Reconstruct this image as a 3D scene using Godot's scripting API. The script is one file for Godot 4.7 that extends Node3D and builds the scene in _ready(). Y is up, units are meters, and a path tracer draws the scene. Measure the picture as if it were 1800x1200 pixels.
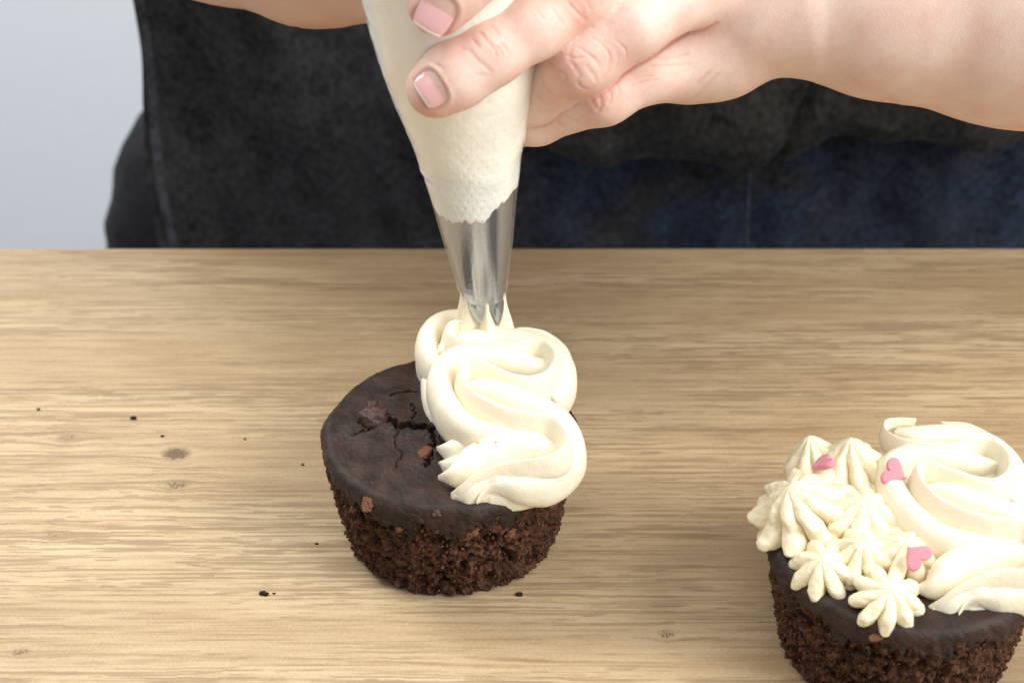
extends Node3D
# A cupcake being piped with buttercream on an oak table, a second decorated cupcake beside it.

var used := {}
var rng := RandomNumberGenerator.new()

func _ready() -> void:
	rng.seed = 20240611
	# camera
	var cam := Camera3D.new()
	cam.name = "Camera"
	cam.fov = 20.0
	cam.near = 0.02
	cam.far = 20.0
	add_child(cam)
	cam.position = Vector3(0.0166, 0.35716, 0.45305)
	cam.rotation_degrees = Vector3(-36.0, 0, 0)
	var attr := CameraAttributesPhysical.new()
	attr.frustum_focal_length = 68.0
	attr.frustum_focus_distance = 0.505
	attr.exposure_aperture = 16.0
	attr.auto_exposure_enabled = false
	cam.attributes = attr
	cam.fov = 20.0
	cam.current = true
	# light: a big soft window side light from the right and an added soft fill overhead
	var we := WorldEnvironment.new()
	we.name = "WorldEnvironment"
	var env := Environment.new()
	env.background_mode = Environment.BG_COLOR
	env.background_color = Color(0.84, 0.87, 0.91)
	env.background_energy_multiplier = 0.42
	env.tonemap_mode = Environment.TONE_MAPPER_LINEAR
	env.tonemap_exposure = 1.13
	env.sdfgi_enabled = true
	env.ssao_enabled = true
	env.ssil_enabled = true
	we.environment = env
	add_child(we)
	area_lamp("window_light", Vector3(1.05, 0.95, 0.55), Vector3(0, 0.04, 0.0), Vector2(0.9, 0.9), 2.25, Color(1.0, 0.99, 0.98))
	area_lamp("overhead_fill", Vector3(0.10, 1.5, 0.35), Vector3(0, 0.0, 0.0), Vector2(1.1, 1.1), 0.90, Color(0.99, 0.995, 1.0))
	area_lamp("wall_fill", Vector3(-0.9, 1.3, -0.55), Vector3(-0.7, 0.0, -1.6), Vector2(0.8, 0.8), 4.0, Color(1.0, 0.995, 0.985))  # unseen lamp added to brighten the wall behind

	build_setting()
	build_person()
	build_bag()
	build_cupcakes()
	build_crumbs()

func area_lamp(called: String, at: Vector3, target: Vector3, size: Vector2, energy: float, tint: Color) -> void:
	var l := AreaLight3D.new()
	l.name = called
	l.area_size = size
	l.light_energy = energy
	l.light_color = tint
	l.area_range = 6.0
	l.shadow_enabled = true
	add_child(l)
	l.position = at
	l.look_at(target, Vector3.UP)

# ------------------------------------------------------------------ helpers
func thing(called: String, label: String, category: String, at := Vector3.ZERO, group := "") -> Node3D:
	var o := Node3D.new()
	o.name = numbered(called)
	add_child(o)
	o.position = at
	o.set_meta("label", label)
	o.set_meta("category", category)
	if group != "":
		o.set_meta("group", group)
	return o

func numbered(called: String) -> String:
	if not used.has(called):
		used[called] = 0
		return called
	used[called] += 1
	return "%s_%03d" % [called, used[called]]

func commit(called: String, V: PackedVector3Array, I: PackedInt32Array, mat: Material, parent: Node, C := PackedColorArray(), UV := PackedVector2Array(), orient := true) -> MeshInstance3D:
	if orient:
		var vol := 0.0
		for k in range(0, I.size(), 3):
			vol += V[I[k]].dot(V[I[k + 1]].cross(V[I[k + 2]]))
		if vol > 0.0:
			for k in range(0, I.size(), 3):
				var t := I[k]
				I[k] = I[k + 1]
				I[k + 1] = t
	var N := PackedVector3Array()
	N.resize(V.size())
	for k in range(0, I.size(), 3):
		var a := V[I[k]]
		var n := (V[I[k + 2]] - a).cross(V[I[k + 1]] - a)
		N[I[k]] += n
		N[I[k + 1]] += n
		N[I[k + 2]] += n
	for k in N.size():
		var l := N[k].length()
		N[k] = N[k] / l if l > 0.0 else Vector3.UP
	return commit_n(called, V, N, I, mat, parent, C, UV)

func commit_n(called: String, V: PackedVector3Array, N: PackedVector3Array, I: PackedInt32Array, mat: Material, parent: Node, C := PackedColorArray(), UV := PackedVector2Array()) -> MeshInstance3D:
	var arr := []
	arr.resize(Mesh.ARRAY_MAX)
	arr[Mesh.ARRAY_VERTEX] = V
	arr[Mesh.ARRAY_NORMAL] = N
	arr[Mesh.ARRAY_INDEX] = I
	if C.size() == V.size():
		arr[Mesh.ARRAY_COLOR] = C
	if UV.size() == V.size():
		arr[Mesh.ARRAY_TEX_UV] = UV
	var m := ArrayMesh.new()
	m.add_surface_from_arrays(Mesh.PRIMITIVE_TRIANGLES, arr)
	var o := MeshInstance3D.new()
	var n := 0
	var unique := called
	while parent.has_node(unique):
		n += 1
		unique = "%s_%03d" % [called, n]
	o.name = unique
	o.mesh = m
	o.material_override = mat
	parent.add_child(o, true)
	return o

# grid of nu x nv vertices, row by row; closed in u when loop
func grid_index(nu: int, nv: int, loop: bool, base := 0) -> PackedInt32Array:
	var I := PackedInt32Array()
	var last := nu if loop else nu - 1
	for j in nv - 1:
		for i in last:
			var a := base + j * nu + i
			var b := base + j * nu + (i + 1) % nu
			I.append_array([a, a + nu, b, b, a + nu, b + nu])
	return I

func fan(I: PackedInt32Array, centre: int, row: int, n: int, flip: bool) -> void:
	for i in n:
		var a := row + i
		var b := row + (i + 1) % n
		if flip:
			I.append_array([centre, b, a])
		else:
			I.append_array([centre, a, b])

func noise(seed_: int, freq: float, octaves := 3, kind := FastNoiseLite.TYPE_SIMPLEX_SMOOTH) -> FastNoiseLite:
	var n := FastNoiseLite.new()
	n.seed = seed_
	n.noise_type = kind
	n.frequency = freq
	n.fractal_type = FastNoiseLite.FRACTAL_FBM if octaves > 1 else FastNoiseLite.FRACTAL_NONE
	n.fractal_octaves = octaves
	return n

func noise_tex(seed_: int, size: int, freq: float, octaves := 4, kind := FastNoiseLite.TYPE_SIMPLEX_SMOOTH) -> ImageTexture:
	var n := noise(seed_, freq, octaves, kind)
	return ImageTexture.create_from_image(n.get_seamless_image(size, size, false, false, 0.2))

func seamless(seed_: int, w: int, h: int, freq: float, octaves: int, to_w: int, to_h: int) -> PackedByteArray:
	var n := noise(seed_, freq, octaves)
	var im := n.get_seamless_image(w, h, false, false, 0.25)
	im.convert(Image.FORMAT_L8)
	if to_w != w or to_h != h:
		im.resize(to_w, to_h, Image.INTERPOLATE_CUBIC)
	return im.get_data()

func mat(albedo: Color, rough: float, spec := 0.5) -> StandardMaterial3D:
	var m := StandardMaterial3D.new()
	m.albedo_color = albedo
	m.roughness = rough
	m.metallic_specular = spec
	return m

func bump(m: StandardMaterial3D, tex: Texture2D, cm: float, scale: float) -> void:
	m.heightmap_enabled = true
	m.heightmap_texture = tex
	m.heightmap_scale = cm
	m.uv1_triplanar = true
	m.uv1_scale = Vector3.ONE * scale

static func seg_dist(p: Vector2, a: Vector2, b: Vector2) -> float:
	var ab := b - a
	var t := clampf((p - a).dot(ab) / ab.length_squared(), 0.0, 1.0)
	return p.distance_to(a + ab * t)

static func sm(a: float, b: float, x: float) -> float:
	var t := clampf((x - a) / (b - a), 0.0, 1.0)
	return t * t * (3.0 - 2.0 * t)

# ------------------------------------------------------------------ setting
const WOOD_W := 0.40
const WOOD_D := 0.26
const EDGE_Z := -0.0923

var wood_rows := []

func wood_texture() -> Array:
	var W := 2048
	var H := 1024
	var warp := seamless(11, 64, 64, 0.035, 2, W, H)
	var band := seamless(12, 24, 128, 0.06, 3, W, H)
	# fibres and pores: thousands of short strokes along the grain
	var fibre := PackedFloat32Array()
	fibre.resize(W * H)
	var r := RandomNumberGenerator.new()
	r.seed = 4
	for k in 26000:
		var dark_one := k % 5 < 3
		var x0 := r.randi() % W
		var y0 := r.randf() * H
		var n := int(lerpf(20, 300, pow(r.randf(), 2.0)))
		var strength := lerpf(0.12, 0.80, pow(r.randf(), 2.0)) * (-1.0 if dark_one else 0.55)
		var half := r.randf_range(0.7, 1.5 if dark_one else 2.0)
		# pores gather in bands
		strength *= 0.35 + 1.3 * clampf((band[(int(y0) % H) * W + x0] - 70) / 120.0, 0.0, 1.0)
		var slope := r.randf_range(-0.012, 0.012)
		for q in n:
			var t := q / float(n)
			var a := strength * minf(1.0, minf(t, 1.0 - t) * 6.0)
			var yc := y0 + slope * q
			var yb := int(yc)
			var x := (x0 + q) % W
			for dy in range(-1, 3):
				var fall := 1.0 - absf(yb + dy - yc) / (half + 0.6)
				if fall > 0.0:
					var at := ((yb + dy + H) % H) * W + x
					fibre[at] += a * minf(fall * 1.4, 1.0)
	var blotch := seamless(15, 128, 128, 0.03, 4, W, H)
	var grit := seamless(16, 1024, 512, 0.42, 2, W, H)
	var mid := seamless(17, 56, 420, 0.16, 3, W, H)
	# knots: x, z (world), half length, half width, darkness
	var knots := [[-0.1142, 0.0093, 0.0036, 0.0026, 0.55], [-0.0813, 0.0169, 0.0038, 0.0030, 1.0], [-0.0790, 0.0309, 0.0034, 0.0022, 0.8], [-0.1098, 0.0523, 0.0034, 0.0020, 0.5], [-0.1099, 0.0973, 0.0024, 0.0018, 0.9], [0.0568, 0.0909, 0.0024, 0.0018, 0.85]]
	var kw := []
	for k in knots:
		kw.append([(k[0] + WOOD_W / 2) / WOOD_W * W, (k[1] - EDGE_Z) / WOOD_D * H, k[2] / WOOD_W * W, k[3] / WOOD_D * H, k[4]])
	var light := Vector3(0.550, 0.418, 0.252)
	var base := Vector3(0.430, 0.306, 0.170)
	var dark := Vector3(0.210, 0.132, 0.066)
	wood_rows.resize(H)
	var row := func(y: int) -> void:
		var img := PackedByteArray()
		img.resize(W * 3)
		var hgt := PackedByteArray()
		hgt.resize(W)
		var near := []
		for k in kw:
			if absf(y - k[1]) < k[3] * 9.0:
				near.append(k)
		for x in W:
			var at := y * W + x
			var shift := (warp[at] - 128) * 0.03
			# the mirror figure, a short wavy patch across the grain
			var knot := 0.0
			for k in near:
				var dx: float = (x - k[0]) / k[2]
				var dy: float = (y - k[1]) / k[3]
				var q: float = dx * dx * 0.30 + dy * dy * 0.30
				if q < 6.0:
					shift -= signf(dy) * k[3] * 0.8 * exp(-q) * minf(absf(dy), 1.0)
				var rr: float = dx * dx + dy * dy
				if rr < 4.0:
					knot = maxf(knot, exp(-rr * 1.5) * k[4] * 1.25)
			var yy := (y + int(shift) + 4 * H) % H
			var s := yy * W + x
			var f := clampf(fibre[s], -1.3, 1.0)
			var b := (band[s] - 128) / 128.0
			var m := (mid[s] - 128) / 128.0
			var g := (grit[at] - 128) / 128.0
			var bl := (blotch[at] - 128) / 128.0
			var v := 0.50 + maxf(f, -0.5) * 0.52 + m * 0.36 + b * 0.62 + g * 0.38 + bl * 0.30
			var c := base.lerp(light, clampf(v, -0.35, 1.25))
			var pore := clampf(-f - 0.10, 0.0, 1.0)
			c = c.lerp(dark, pore * 0.52)
			if knot > 0.01:
				var kk := clampf(knot * (0.85 + g * 2.2 + bl * 1.2 + f * 0.5) - 0.12, 0.0, 1.0)
				c = c.lerp(Vector3(0.120, 0.070, 0.036), kk * 0.85)
			var o := x * 3
			img[o] = int(pow(clampf(c.x, 0.0, 1.0), 0.4545) * 255.0)
			img[o + 1] = int(pow(clampf(c.y, 0.0, 1.0), 0.4545) * 255.0)
			img[o + 2] = int(pow(clampf(c.z, 0.0, 1.0), 0.4545) * 255.0)
			hgt[x] = clampi(int(150.0 + f * 55.0 - pore * 70.0 + g * 25.0 - knot * 60.0), 0, 255)
		wood_rows[y] = [img, hgt]
	var job := WorkerThreadPool.add_group_task(row, H)
	WorkerThreadPool.wait_for_group_task_completion(job)
	var img := PackedByteArray()
	var hgt := PackedByteArray()
	for y in H:
		img.append_array(wood_rows[y][0])
		hgt.append_array(wood_rows[y][1])
	return [ImageTexture.create_from_image(Image.create_from_data(W, H, false, Image.FORMAT_RGB8, img)), ImageTexture.create_from_image(Image.create_from_data(W, H, false, Image.FORMAT_L8, hgt))]

func build_setting() -> void:
	# the pale wall far behind
	var wall := MeshInstance3D.new()
	wall.name = "wall"
	var bm := BoxMesh.new()
	bm.size = Vector3(6.0, 4.0, 0.1)
	wall.mesh = bm
	wall.position = Vector3(0, -0.2, -1.75)
	var wm := mat(Color(0.86, 0.875, 0.885), 0.9, 0.3)
	bump(wm, noise_tex(3, 256, 0.05), 0.05, 3.0)
	wall.material_override = wm
	wall.set_meta("kind", "structure")
	wall.set_meta("label", "plain pale blue grey wall in soft focus behind the person")
	add_child(wall)

	var table := thing("wooden_table", "light oak table with small dark knots that carries both cupcakes", "table", Vector3(0, 0, 0))
	var tex := wood_texture()
	var wood := mat(Color(1, 1, 1), 0.46, 0.42)
	wood.albedo_texture = tex[0]
	wood.heightmap_enabled = true
	wood.heightmap_texture = tex[1]
	wood.heightmap_scale = 0.012
	# slab with a small rounded arris along the back edge, a profile in z/y swept along x
	var prof := PackedVector2Array()
	prof.append(Vector2(0.42, 0.0))
	for k in 40:
		prof.append(Vector2(lerpf(0.40, EDGE_Z + 0.0012, k / 39.0), 0.0))
	for k in range(1, 7):
		var a := k / 6.0 * PI / 2
		prof.append(Vector2(EDGE_Z + 0.0012 - sin(a) * 0.0012, -0.0012 + cos(a) * 0.0012))
	prof.append(Vector2(EDGE_Z, -0.036))
	prof.append(Vector2(EDGE_Z + 0.001, -0.038))
	prof.append(Vector2(0.42, -0.038))
	prof.append(Vector2(0.42, -0.001))
	var V := PackedVector3Array()
	var UV := PackedVector2Array()
	var nx := 41
	var run := 0.0
	for j in prof.size():
		if j > 0:
			run += prof[j].distance_to(prof[j - 1])
		for i in nx:
			var x := lerpf(-0.75, 0.75, i / float(nx - 1))
			V.append(Vector3(x, prof[j].y, prof[j].x))
			UV.append(Vector2((x + WOOD_W / 2) / WOOD_W, (0.42 - run - EDGE_Z) / WOOD_D))
	commit("tabletop", V, grid_index(nx, prof.size(), false), wood, table, PackedColorArray(), UV)

# ------------------------------------------------------------------ cupcakes
const CRUST_H := 0.0345

func crust_height(x: float, z: float) -> float:
	var r := sqrt(x * x + z * z) / 0.0343
	return CRUST_H + 0.0026 * (1.0 - r * r)

func build_cake(parent: Node3D, seed_: int, first: bool) -> void:
	var crumb_mat := mat(Color(0.16, 0.16, 0.16).linear_to_srgb(), 0.85, 0.35)
	crumb_mat.vertex_color_use_as_albedo = true
	bump(crumb_mat, noise_tex(seed_ + 50, 256, 0.06, 4), 0.05, 120.0)
	var crust_mat := mat(Color(0.06, 0.06, 0.06).linear_to_srgb(), 0.56, 0.36)
	crust_mat.vertex_color_use_as_albedo = true
	bump(crust_mat, noise_tex(seed_ + 51, 256, 0.03, 5), 0.008, 95.0)
	# --- crumbly side
	var n1 := noise(seed_ + 1, 420.0, 3)
	var n2 := noise(seed_ + 2, 210.0, 2)
	var n3 := noise(seed_ + 3, 900.0, 2)
	var pit := noise(seed_ + 4, 260.0, 1, FastNoiseLite.TYPE_CELLULAR)
	pit.cellular_return_type = FastNoiseLite.RETURN_DISTANCE
	var big := noise(seed_ + 5, 110.0, 2)
	var nu := 620
	var nv := 112
	var pores := []
	for k in 60:
		pores.append([rng.randf() * TAU, rng.randf_range(0.002, 0.026), rng.randf_range(0.0006, 0.0022), rng.randf_range(0.0005, 0.0012), rng.randf_range(0.0008, 0.0022)])
	pores.append([1.02, 0.0095, 0.0034, 0.0012, 0.0030])
	var V := PackedVector3Array()
	var C := PackedColorArray()
	for j in nv:
		var v := j / float(nv - 1)
		var h := v * 0.0325
		for i in nu:
			var a := TAU * i / nu
			var dir := Vector3(cos(a), 0, sin(a))
			var R := lerpf(0.0284, 0.0341, pow(v, 0.85))
			if v < 0.08:
				R -= pow((0.08 - v) / 0.08, 2.0) * 0.0012
			var p := dir * R + Vector3(0, h, 0)
			var d := n1.get_noise_3dv(p) * 0.0011 + n2.get_noise_3dv(p) * 0.0014 + n3.get_noise_3dv(p) * 0.00045
			var holes := big.get_noise_3dv(p)
			d -= maxf(0.0, holes - 0.18) * 0.0085
			d -= maxf(0.0, n2.get_noise_3d(p.x + 0.7, p.y * 1.4, p.z) - 0.22) * 0.0050
			d += pit.get_noise_3dv(p) * 0.0005
			for q in pores:
				var da: float = absf(wrapf(a - q[0], -PI, PI)) * 0.032
				if da < q[2] * 1.6 and absf(h - q[1]) < q[3] * 1.8:
					var e: float = pow(da / q[2], 2.0) + pow((h - q[1]) / q[3], 2.0) + n1.get_noise_3dv(p) * 1.4
					d -= q[4] * sm(1.3, 0.3, e)
			var top_fade := sm(1.0, 0.86, v)
			d = d * top_fade - (1.0 - top_fade) * 0.0004
			if v <= 0.0:
				d = minf(d, 0.0)
			var q := dir * (R + d)
			q.y = h + n1.get_noise_3d(p.z, p.x + 0.31, p.y) * 0.0006 * sm(0.0, 0.1, v)
			if j == 0:
				q.y = 0.0
			V.append(q)
			var t := 0.5 + 0.9 * n3.get_noise_3d(p.x, p.y + 0.5, p.z) + 0.7 * n1.get_noise_3d(p.x + 0.2, p.y, p.z)
			t = clampf(t, 0.0, 1.0)
			C.append(Color(lerpf(0.034, 0.140, t), lerpf(0.0145, 0.062, t), lerpf(0.008, 0.032, t)) * 6.25)
	var I := grid_index(nu, nv, true)
	var cb := V.size()
	V.append(Vector3.ZERO)
	C.append(Color(0.3, 0.12, 0.06))
	fan(I, cb, 0, nu, false)
	V.append(Vector3(0, 0.0325, 0))
	C.append(Color(0.3, 0.12, 0.06))
	fan(I, cb + 1, (nv - 1) * nu, nu, true)
	commit("crumb_side", V, I, crumb_mat, parent, C)
	# --- loose bits clinging to the side
	V = PackedVector3Array()
	C = PackedColorArray()
	I = PackedInt32Array()
	for k in 1500:
		var a := rng.randf() * TAU
		var v := rng.randf() * 0.93
		var R := lerpf(0.0284, 0.0337, pow(v, 0.85)) + rng.randf_range(-0.0003, 0.0005)
		if v < 0.08:
			R -= 0.0006
		var at := Vector3(cos(a) * R, maxf(v * 0.0325, 0.0006), sin(a) * R)
		var t := rng.randf()
		blob(V, I, C, at, rng.randf_range(0.00022, 0.00062), Color(lerpf(0.050, 0.155, t), lerpf(0.021, 0.070, t), lerpf(0.011, 0.036, t)) * 6.25)
	var bits := commit("clinging_crumbs", V, I, crumb_mat, parent, C, PackedVector2Array(), false)
	bits.set_meta("kind", "stuff")
	# --- crust
	var w1 := noise(seed_ + 6, 130.0, 4)
	var w2 := noise(seed_ + 7, 420.0, 3)
	var lump := noise(seed_ + 8, 55.0, 2)
	var rim := noise(seed_ + 9, 90.0, 3)
	var cracks := []
	if first:
		cracks = [
			[[Vector2(-0.0172, -0.0012), Vector2(-0.0137, 0.0010), Vector2(-0.0100, 0.0016), Vector2(-0.0068, 0.0020), Vector2(-0.0030, 0.0030), Vector2(0.002, 0.0050)], 0.0011, 0.0030],
			[[Vector2(-0.0046, 0.0026), Vector2(-0.0040, 0.0080), Vector2(-0.0044, 0.0130), Vector2(-0.0060, 0.0170)], 0.0007, 0.0020],
			[[Vector2(-0.0137, 0.0012), Vector2(-0.0142, 0.0080), Vector2(-0.0120, 0.0120), Vector2(-0.0140, 0.0180)], 0.0004, 0.0007],
			[[Vector2(-0.0105, -0.0095), Vector2(-0.0095, -0.0050), Vector2(-0.0100, 0.0006)], 0.0004, 0.0008],
			[[Vector2(-0.0250, 0.0030), Vector2(-0.0215, 0.0018), Vector2(-0.0185, -0.0002)], 0.0006, 0.0012],
			[[Vector2(-0.0160, -0.0130), Vector2(-0.0120, -0.0150), Vector2(-0.0090, -0.0140)], 0.0005, 0.0010],
		]
	nu = 560
	nv = 190
	V = PackedVector3Array()
	C = PackedColorArray()
	for j in nv:
		var s := j / float(nv - 1)
		for i in nu:
			var a := TAU * i / nu
			var dir := Vector3(cos(a), 0, sin(a))
			var edge := 0.0272 + rim.get_noise_2d(dir.x * 0.034, dir.z * 0.034) * 0.0060 + w2.get_noise_2d(dir.x * 0.034, dir.z * 0.034) * 0.0026
			var R := 0.0
			var h := 0.0
			var nrm := Vector3.UP
			if s < 0.72:
				R = s / 0.72 * 0.0312
				h = crust_height(R, 0.0)
			elif s < 0.86:
				var t := (s - 0.72) / 0.14 * PI / 2
				var h0 := crust_height(0.0312, 0.0)
				R = 0.0312 + sin(t) * 0.0030
				h = h0 - (1.0 - cos(t)) * 0.0036
				nrm = dir * sin(t) + Vector3.UP * cos(t)
			else:
				var t := (s - 0.86) / 0.14
				var h0 := crust_height(0.0312, 0.0) - 0.0036
				R = 0.0342 - t * 0.0006
				h = lerpf(h0, minf(edge, h0 - 0.001), t)
				if t > 0.85:
					R -= (t - 0.85) / 0.15 * 0.0016
				nrm = dir
			var p := dir * R + Vector3(0, h, 0)
			var pn := p + Vector3(seed_ * 0.01, 0, 0)
			var d := w1.get_noise_3dv(pn) * 0.00036 + lump.get_noise_3dv(pn) * 0.0008
			var wr := w2.get_noise_3dv(pn)
			d += (1.0 - absf(wr) * 2.0) * 0.00007
			# ragged pits towards the lower edge of the crust
			var side := sm(0.74, 0.95, s)
			d += side * (w2.get_noise_3d(p.x, p.y, p.z + 0.4) * 0.0007 - maxf(0.0, w1.get_noise_3d(p.x + 0.3, p.y, p.z) - 0.12) * 0.0025)
			if s < 0.86:
				var q2 := Vector2(p.x, p.z) + Vector2(w2.get_noise_3d(p.x, 0.9, p.z), w2.get_noise_3d(p.x, 0.2, p.z + 0.5)) * 0.0012
				for c in cracks:
					var pts: Array = c[0]
					var best := 1.0
					for k in pts.size() - 1:
						best = minf(best, seg_dist(q2, pts[k], pts[k + 1]))
					var w: float = c[1]
					if best < w * 4.0:
						d -= c[2] * exp(-pow(best / (w * 0.8), 4.0))
						d += c[2] * 0.16 * exp(-pow((best - w * 1.7) / w, 2.0))
				for pk in 3:
					pass
			V.append(p + nrm * d)
			var t2 := clampf(0.5 + w1.get_noise_3d(p.z, p.y + 0.2, p.x) * 1.4, 0.0, 1.0)
			var col := Color(lerpf(0.022, 0.042, t2), lerpf(0.0130, 0.0225, t2), lerpf(0.0100, 0.0160, t2)) * 16.0
			V[V.size() - 1] = p + nrm * d
			C.append(col)
	commit("crust", V, grid_index(nu, nv, true), crust_mat, parent, C, PackedVector2Array(), false)
	# --- chocolate pieces baked into the crust
	var chip_mat := mat(Color(0.255, 0.165, 0.135), 0.5, 0.5)
	bump(chip_mat, noise_tex(seed_ + 52, 128, 0.06, 3), 0.03, 120.0)
	var pale_mat := mat(Color(0.42, 0.27, 0.18), 0.7, 0.4)
	bump(pale_mat, noise_tex(seed_ + 53, 128, 0.06, 4), 0.05, 140.0)
	var spots := []
	if first:
		spots = [["chocolate_chip", -0.0207, -0.0018, 0.0041, 0.0031, 0.0033, 0.2, chip_mat, 0.0009], ["chocolate_piece", -0.0200, 0.0262, 0.0019, 0.0046, 0.0009, -0.15, pale_mat, 0.0], ["chocolate_piece", -0.0062, 0.0122, 0.0016, 0.0026, 0.0009, -0.5, pale_mat, 0.0], ["chocolate_chip", -0.0018, 0.0322, 0.0024, 0.0012, 0.0011, 0.9, chip_mat, 0.0], ["chocolate_chip", -0.0213, -0.0100, 0.0016, 0.0012, 0.0007, 0.4, chip_mat, -0.0002]]
	else:
		spots = [["chocolate_piece", -0.012, 0.0322, 0.0022, 0.0010, 0.0007, 0.3, pale_mat, -0.0009]]
	for s in spots:
		var SV := PackedVector3Array()
		var SI := PackedInt32Array()
		var SC := PackedColorArray()
		var h: float = crust_height(s[1], s[2]) + s[8] - (0.0012 if Vector2(s[1], s[2]).length() > 0.031 else 0.0)
		lump_shape(SV, SI, Vector3.ZERO, Vector3(s[3], s[5], s[4]), 20, 14, 0.22, seed_ + int(s[1] * 10000))
		var o := commit(s[0], SV, SI, s[7], parent)
		o.position = Vector3(s[1], h, s[2])
		o.rotation.y = s[6]
		var tilt := Vector2(s[1], s[2]).length() / 0.034
		if tilt > 0.9:
			o.rotation.x = 0.6 * (tilt - 0.5) * 1.4
	# the big crumb bits in the side
	if first:
		var side_bits := [[1.40, 0.0265, 0.0030, 0.0013], [1.05, 0.0225, 0.0017, 0.0014], [0.60, 0.0245, 0.0022, 0.0015], [1.95, 0.0270, 0.0014, 0.0010], [2.4, 0.0262, 0.0016, 0.0010]]
		for b in side_bits:
			var SV := PackedVector3Array()
			var SI := PackedInt32Array()
			lump_shape(SV, SI, Vector3.ZERO, Vector3(b[2], b[3], 0.0012), 18, 12, 0.3, int(b[0] * 100))
			var o := commit("chocolate_piece", SV, SI, pale_mat, parent)
			var R := lerpf(0.0284, 0.0337, pow(b[1] / 0.0325, 0.85)) + 0.0002
			o.position = Vector3(cos(b[0]) * R, b[1], sin(b[0]) * R)
			o.rotation.y = PI / 2 - b[0]
			o.rotation.z = 0.5

func lump_shape(V: PackedVector3Array, I: PackedInt32Array, at: Vector3, radii: Vector3, nu: int, nv: int, rough: float, seed_: int) -> void:
	var n := noise(seed_, 0.8, 3)
	var base := V.size()
	for j in nv:
		var b := PI * j / (nv - 1)
		for i in nu:
			var a := TAU * i / nu
			var d := Vector3(sin(b) * cos(a), cos(b), sin(b) * sin(a))
			var k := 1.0 + n.get_noise_3dv(d * 1.6) * rough * 2.0
			V.append(at + d * k * radii)
	I.append_array(grid_index(nu, nv, true, base))

const OCTA := [Vector3(1, 0, 0), Vector3(-1, 0, 0), Vector3(0, 1, 0), Vector3(0, -1, 0), Vector3(0, 0, 1), Vector3(0, 0, -1)]
const OCTA_F := [0, 2, 4, 4, 2, 1, 1, 2, 5, 5, 2, 0, 4, 3, 0, 1, 3, 4, 5, 3, 1, 0, 3, 5]

func blob(V: PackedVector3Array, I: PackedInt32Array, C: PackedColorArray, at: Vector3, r: float, col: Color) -> void:
	var base := V.size()
	var turn := Basis.from_euler(Vector3(rng.randf() * TAU, rng.randf() * TAU, rng.randf() * TAU))
	for d in OCTA:
		V.append(at + turn * (d * r * rng.randf_range(0.55, 1.5)))
		C.append(col)
	for f in OCTA_F:
		I.append(base + f)

var relief: ImageTexture

# faint unevenness with tiny burst air bubbles
func cream_relief() -> ImageTexture:
	if relief:
		return relief
	var W := 512
	var im := noise(77, 0.020, 4).get_seamless_image(W, W, false, false, 0.2)
	im.convert(Image.FORMAT_L8)
	var data := im.get_data()
	var r := RandomNumberGenerator.new()
	r.seed = 5
	for k in 46:
		var cx := r.randi() % W
		var cy := r.randi() % W
		var rad := r.randf_range(2.5, 6.0)
		for y in range(-8, 9):
			for x in range(-8, 9):
				var d := sqrt(x * x + y * y) / rad
				if d < 1.3:
					var at := ((cy + y + W) % W) * W + (cx + x + W) % W
					data[at] = clampi(int(data[at] - 110.0 * clampf(1.25 - d, 0.0, 1.0)), 0, 255)
	relief = ImageTexture.create_from_image(Image.create_from_data(W, W, false, Image.FORMAT_L8, data))
	return relief

func cream_material() -> StandardMaterial3D:
	var m := mat(Color(0.955, 0.912, 0.812), 0.42, 0.42)
	m.subsurf_scatter_enabled = true
	m.subsurf_scatter_strength = 0.10
	bump(m, cream_relief(), 0.007, 60.0)
	return m

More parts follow.
